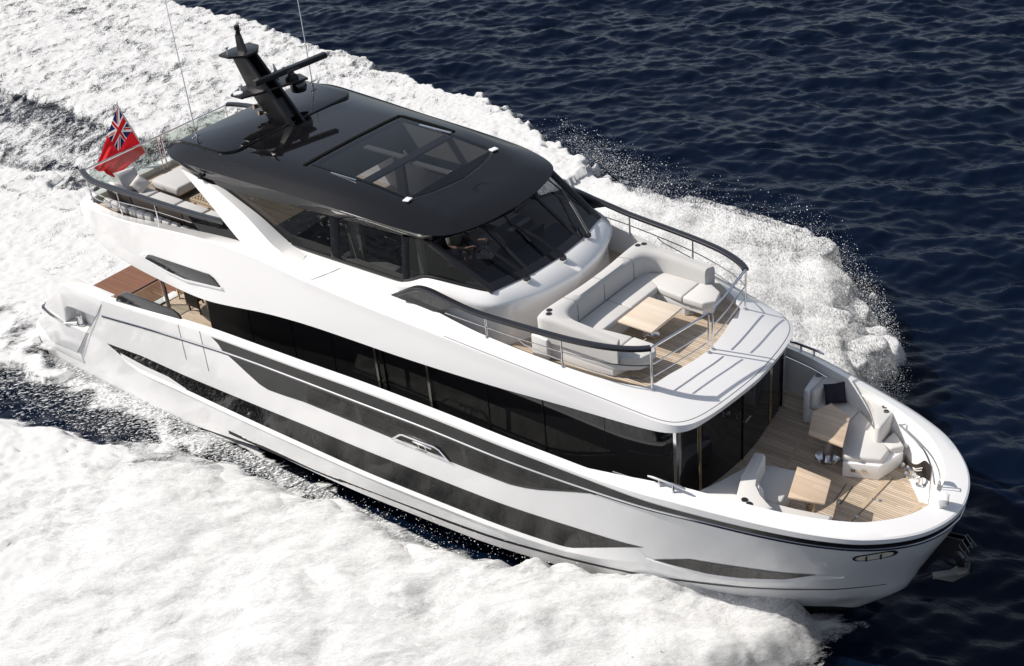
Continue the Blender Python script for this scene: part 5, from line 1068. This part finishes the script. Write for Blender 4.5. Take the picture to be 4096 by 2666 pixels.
mr = n.new('ShaderNodeMapRange'); mr.inputs[1].default_value = .30; mr.inputs[2].default_value = .70; mr.inputs[3].default_value = -.5; mr.inputs[4].default_value = .5; mr.clamp = True; l.new(t1.outputs['Fac'], mr.inputs[0])
t3 = n.new('ShaderNodeTexNoise'); t3.inputs['Scale'].default_value = 24; t3.inputs['Detail'].default_value = 3; t3.inputs['Roughness'].default_value = .7; l.new(flow(.38), t3.inputs['Vector'])
g3 = n.new('ShaderNodeMapRange'); g3.inputs[1].default_value = .36; g3.inputs[2].default_value = .64; g3.inputs[3].default_value = -.5; g3.inputs[4].default_value = .5; l.new(t3.outputs['Fac'], g3.inputs[0])
gs = n.new('ShaderNodeMath'); gs.operation = 'MULTIPLY'; l.new(g3.outputs[0], gs.inputs[0]); l.new(asf.outputs['Fac'], gs.inputs[1])
a0 = n.new('ShaderNodeMath'); a0.operation = 'MULTIPLY_ADD'; l.new(gs.outputs[0], a0.inputs[0]); sd = n.new('ShaderNodeMath'); sd.operation = 'MULTIPLY_ADD'; l.new(side.outputs[0], sd.inputs[0]); sd.inputs[1].default_value = .33; sd.inputs[2].default_value = .62; l.new(sd.outputs[0], a0.inputs[1]); l.new(mr.outputs[0], a0.inputs[2])
ad = n.new('ShaderNodeMath'); ad.operation = 'ADD'; l.new(am.outputs['Fac'], ad.inputs[0]); l.new(a0.outputs[0], ad.inputs[1])
dv = n.new('ShaderNodeMath'); dv.operation = 'SUBTRACT'; l.new(ad.outputs[0], dv.inputs[0]); dv.inputs[1].default_value = .5
d2 = n.new('ShaderNodeMath'); d2.operation = 'DIVIDE'; l.new(dv.outputs[0], d2.inputs[0]); l.new(asf.outputs['Fac'], d2.inputs[1])
ac = n.new('ShaderNodeMath'); ac.operation = 'ADD'; ac.use_clamp = True; l.new(d2.outputs[0], ac.inputs[0]); ac.inputs[1].default_value = .5
t2 = n.new('ShaderNodeTexNoise'); t2.inputs['Scale'].default_value = 11; t2.inputs['Detail'].default_value = 8; t2.inputs['Roughness'].default_value = .65; l.new(flow(.5), t2.inputs['Vector'])
bp = n.new('ShaderNodeBump'); bp.inputs['Strength'].default_value = .34; bp.inputs['Distance'].default_value = .05; l.new(t2.outputs['Fac'], bp.inputs['Height'])
ge = n.new('ShaderNodeNewGeometry'); vm = n.new('ShaderNodeVectorMath'); vm.operation = 'ADD'; sv = n.new('ShaderNodeVectorMath'); sv.operation = 'SCALE'; sv.inputs[3].default_value = .75
sm = n.new('ShaderNodeMath'); sm.operation = 'MULTIPLY_ADD'; sm.inputs[1].default_value = -.62; sm.inputs[2].default_value = .95; l.new(asf.outputs['Fac'], sm.inputs[0]); l.new(sm.outputs[0], sv.inputs[3])
l.new(ge.outputs['Normal'], sv.inputs[0]); l.new(sv.outputs[0], vm.inputs[0]); vm.inputs[1].default_value = (-.28, -.16, .75); nv = n.new('ShaderNodeVectorMath'); nv.operation = 'NORMALIZE'; l.new(vm.outputs[0], nv.inputs[0]); l.new(nv.outputs[0], bp.inputs['Normal']); l.new(bp.outputs[0], b.inputs['Normal'])
tr_ = n.new('ShaderNodeBsdfTransparent'); mx = n.new('ShaderNodeMixShader'); l.new(ac.outputs[0], mx.inputs[0]); l.new(tr_.outputs[0], mx.inputs[1])
tl = n.new('ShaderNodeBsdfTranslucent'); tl.inputs[0].default_value = (.66, .67, .68, 1); m2 = n.new('ShaderNodeMixShader'); m2.inputs[0].default_value = .25; l.new(b.outputs[0], m2.inputs[1]); l.new(tl.outputs[0], m2.inputs[2])
l.new(m2.outputs[0], mx.inputs[2]); l.new(mx.outputs[0], n['Material Output'].inputs[0])

sst = lambda a, b_, x: (lambda t: t * t * (3 - 2 * t))(np.clip((x - a) / (b_ - a), 0, 1))
LE = np.array([(0, 3.0), (1, 2.7), (2, 2.7), (3, 2.35), (5, 1.2), (6.7, .2), (8.7, -.6), (10, -1.3), (11.3, -2.7), (12.5, -4.6), (13.2, -8.5), (14.2, -11.7), (15.7, -15.6), (17.7, -20.3), (18.6, -26), (19.2, -32), (20.2, -38), (21, -50), (22, -80)])
YI = np.array([(-70, 9.0), (-40, 8.6), (-30, 8.4), (-25, 7.3), (-21, 6.5), (-19.2, 6.05), (-16.2, 5.3), (-14.7, 4.95), (-12.3, 4.3), (-10.3, 3.95), (-8, 3.75), (-5.3, 3.5), (-3, 3.0), (-1, 2.2), (0.5, 1.3), (2, .7), (3.5, .4)])
def foam_fields(X, Y, warp, fine=0):
    A = np.abs(Y); Aw = A + warp * .5
    le = np.interp(Aw, LE[:, 0], LE[:, 1]) - X + (warp * (.75 + .35 * sst(-12, -5, X)) + .5 * fine * sst(-8, -15, X)) * (1 - .75 * sst(-.5, 1.5, X))             # metres behind the leading / outer edge
    th = np.arctan2(A + .5, 6.0 - X); rr = np.hypot(A, 6 - X)
    fing = sum(a * np.sin(k * th + p + .25 * rr * sg) for a, k, p, sg in ((.50, 9, .3, 1), (.40, 17, 1.9, -1), (.34, 29, 4.1, 1), (.24, 47, .7, -1), (.16, 83, 2.2, 1)))
    g_ = lambda a, w_: np.exp(-((Aw - a) / w_) ** 2)
    lobes = .9 * g_(12.3, .55) + .6 * g_(10.1, .55) - .9 * g_(11.2, .42) + .45 * g_(8.6, .35) - .35 * g_(9.2, .25) - .3 * g_(13.3, .4)
    fing = np.where(Y > 0, lobes + .35 * fing, fing)
    le = le + sst(-13, -7, X) * (fing * np.where(Y > 0, 1.0, .6) * (1 - np.where(Y > 0, .8, 1.0) * sst(-1.5, .5, X)) + np.where(Y > 0, .35, .6))
    yi = np.interp(X, YI[:, 0], YI[:, 1]); inn_ = A + warp * .22 - yi              # metres outside the inner edge
    yo = np.interp(-X, -LE[::-1, 1][::-1], LE[::-1, 0][::-1])
    main = np.minimum(np.clip((le + .2) / np.interp(X, [-6, 0], [1.5, .6]), 0, 1), sst(-.25, .55, inn_))
    old = sst(-14, -30, X)
    # stern wash
    wash = sst(-19.5, -22, X) * (1 - sst(2.6, 4.2, Aw + .05 * (X + 22) * (X > -22)))
    mid = sst(-22, -27, X) * (.34 + .30 * np.exp(-((Aw - 6.1) / .8) ** 2)) * (le > 1.0)
    edge = sst(-2, -17, X) * np.exp(-((Aw - 3.45 - .02 * (-X - 8)) / (.12 + .030 * np.clip(-X - 6, 0, 30))) ** 2) * sst(-4.5, -9, X) * .95
    return A, le, inn_, main, wash, mid, edge, old, fing
HT = np.array([(-70, .22), (-40, .25), (-30, .28), (-20, .32), (-15, .42), (-10, .55), (-5, .66), (0, .72), (1.5, .68), (2.6, .5), (3.4, .2)])
def foam_layer(name, x0, x1, y0, y1, d, seed, lift=0.0, hs=1.0, cut=0.0, soft=.22, spray_only=False, puff=1.0):
    xs = np.arange(x0, x1, d); ys = np.arange(y0, y1, d); nx, ny = len(xs), len(ys); X, Y = np.meshgrid(xs, ys, indexing='ij')
    big = specnoise(nx, ny, d, band(5.0, .6), seed) * .55 + specnoise(nx, ny, d, band(1.8, .5), seed + 1) * .35
    A, le, inn_, main, wash, mid, edge, old, fing = foam_fields(X, Y, big, specnoise(nx, ny, d, band(.8, .5), seed + 9))
    n1 = np.abs(specnoise(nx, ny, d, band(2.2, .45), seed + 2)); n2 = np.abs(specnoise(nx, ny, d, band(1.1, .45), seed + 3)); n3 = np.abs(specnoise(nx, ny, d, band(.5, .45), seed + 4)); n4 = specnoise(nx, ny, d, band(max(.22, d * 2.6), .4), seed + 5)
    bil = np.where(old > .5, .22, .34) * n1 + .30 * n2 + .32 * n3 + np.where(old > .5, .24, .14) * n4
    rid = .30 * (1 - n1) + .26 * (1 - n2) + .24 * (1 - n3) + .10 * n4; bil = bil * (1 - old) + rid * old * .75
    H = np.interp(X, HT[:, 0], HT[:, 1]) * hs * np.where(Y > 0, 1 + 1.0 * sst(-16, -6, X), 1)
    prof = sst(-.15, .9, inn_) * sst(-.2, 1.2, le + .5 * sst(-1, 1, X)) * (1 - .45 * sst(2, 9, inn_) * (X > -14))
    fresh = sst(-22, -8, X); 
    z = H * prof * (.80 + np.where(Y > 0, .12, .16) * big) + bil * (.17 - .09 * fresh) * puff * prof
    z = np.where(wash > main, .15 + .35 * sst(-30, -22, X) * wash + (bil * .5 + rid * .5) * .15, z)
    z += .03 + np.maximum(mid, edge) * .04 + lift
    mask = np.maximum.reduce([main * (1.15 - .40 * old), wash * (1.1 - .2 * old), mid, edge])
    mask += ((n1 - .8) * .16 * old + big * .10 * old) * sst(.05, .4, np.maximum(main, wash))
    thin = .42 * np.exp(-((X + 4.4) / 1.3) ** 2 - ((A - 10.9) / .8) ** 2) + .30 * np.exp(-((X + 10.5) / 3.2) ** 2 - ((A - 13.6) / 1.3) ** 2) + .25 * np.exp(-((X + 2.2) / .9) ** 2 - ((A - 7.6) / .6) ** 2)
    thin = np.where(Y > 0, thin, .20 * np.exp(-((X + .5) / 1.2) ** 2 - ((A - 4.6) / .8) ** 2))
    hullz = (A < np.where(X < -9, 3.45, HB(X, 0.5 + 0 * X) + .02)) & (X > -21.5) & (X < 3.2); z = np.where(hullz, np.minimum(z, .12 + .25 * (X < -12)), z)
    if not spray_only: mask = np.where(Y > 0, mask - .42 * fresh * sst(-13, -8, X) * (1 - .5 * sst(1.0, 7, le)) + .18 * big * fresh * sst(.1, .5, main) - thin, mask)
    if spray_only: mask = main * 1.05 * sst(-17, -9, X) - cut + (.20 * big + .10 * (fing - .1)) * sst(.0, .3, main) - thin
    else: mask -= cut
    sf = np.full_like(mask, soft) + .25 * (1 - fresh) + .55 * fresh * (1 - sst(.0, 3.0, le))
    return grid_object(name, X, Y, z, fmx, {'mask': mask, 'soft': sf}, mask > .02)
tag(foam_layer('wake_foam', -60, 4.2, -14.5, 24, .085, 21), kind='stuff')
for k, (lift, hs, cut, soft) in enumerate(((.06, 1.15, .30, .9), (.10, 1.35, .45, 1.0), (.14, 1.6, .58, 1.1))):
    tag(foam_layer('bow_spray', -18, 4.2, -15, -1.0, .08, 61 + 10 * k, lift=lift, hs=hs, cut=cut, soft=soft, spray_only=True, puff=.7), kind='stuff')
for k, (lift, hs, cut, soft) in enumerate(((.08, 1.0, .42, .9), (.12, 1.2, .50, 1.0), (.16, 1.4, .56, 1.1), (.2, 1.6, .62, 1.1), (.25, 1.8, .68, 1.2), (.3, 2.0, .74, 1.2))):
    tag(foam_layer('bow_spray', -18, 4.2, 1.0, 15.5, .08, 161 + 10 * k, lift=lift, hs=hs, cut=cut, soft=soft, spray_only=True, puff=.7), kind='stuff')

# flying droplets
N = 900000
px = RNG.uniform(-20, 3.6, N); py = RNG.uniform(1.2, 16, N) * np.where(RNG.random(N) < .6, 1, -1)
le = np.interp(np.abs(py), LE[:, 0], LE[:, 1]) - px; inn_ = np.abs(py) - np.interp(px, YI[:, 0], YI[:, 1])
le = le + np.where(py > 0, .8, .2)
pr = np.where(le < 0, np.exp(-(le / .35) ** 2), np.exp(-(le / 1.5) ** 2)) + np.exp(-(inn_ / np.where(inn_ < 0, .25, .5)) ** 2) * (le > 0) * .35 * (py < 0) * (px < 0)
pr *= np.clip((px + 21) / 9, .06, 1) * (inn_ > -.8) * np.where(py > 0, .8, .5)
k_ = RNG.random(N) < pr; px, py, le = px[k_], py[k_], le[k_]; n_ = len(px)
hz = np.interp(px, HT[:, 0], HT[:, 1]) * np.where(py > 0, 2.2, 1.15); pz = .03 + hz * RNG.beta(1.5, 2.2, n_) * 1.35 * np.clip(.75 + np.minimum(le, .6), .15, 1.35)
rs = RNG.gamma(1.3, .0030, n_) + .0028
off = np.array([(1, 1, 1), (-1, -1, 1), (-1, 1, -1), (1, -1, -1)], float) * .8
V = (np.stack([px, py, pz], 1)[:, None, :] + off[None] * rs[:, None, None]).reshape(-1, 3)
# spatter drawn out across the dark trough on the near side
N2 = 60000; qx = RNG.uniform(-24, -1, N2); inner = 3.35; yi_ = np.interp(qx, YI[:, 0], YI[:, 1]); t_ = RNG.beta(.8, 1.6, N2); qy = inner + (yi_ - inner) * t_
k2 = RNG.random(N2) < np.clip((-qx - 1) / 10, .1, .6) * np.exp(-t_ * 1.1); qx, qy, t_ = qx[k2], qy[k2], t_[k2]; n2 = len(qx)
r2 = RNG.gamma(1.6, .0045, n2) + .003; ln = r2 * RNG.uniform(1.5, 5, n2); dr = np.array((-.62, -.78, 0))
W_ = np.stack([qx, -qy, .02 + .10 * RNG.random(n2)], 1)
V2_ = np.stack([W_ + dr * ln[:, None], W_ - dr * ln[:, None], W_ + np.array((.6, -.5, .5)) * r2[:, None], W_ + np.array((-.6, .5, .5)) * r2[:, None]], 1).reshape(-1, 3)
V = np.vstack([V, V2_]); n_ += n2
ft = np.array([(0, 1, 2), (0, 3, 1), (0, 2, 3), (1, 3, 2)])
F = (ft[None] + 4 * np.arange(n_)[:, None, None]).reshape(-1, 3)
me = bpy.data.meshes.new('spray_droplets'); me.vertices.add(len(V)); me.vertices.foreach_set('co', V.astype(np.float32).ravel())
me.loops.add(len(F) * 3); me.loops.foreach_set('vertex_index', F.astype(np.int32).ravel()); me.polygons.add(len(F)); me.polygons.foreach_set('loop_start', np.arange(0, len(F) * 3, 3, dtype=np.int32)); me.update(calc_edges=True)
mat('droplet', (.85, .86, .87), .5); me.materials.append(MAT['droplet'])
ob = bpy.data.objects.new('spray_droplets', me); C.objects.link(ob); tag(ob, kind='stuff')
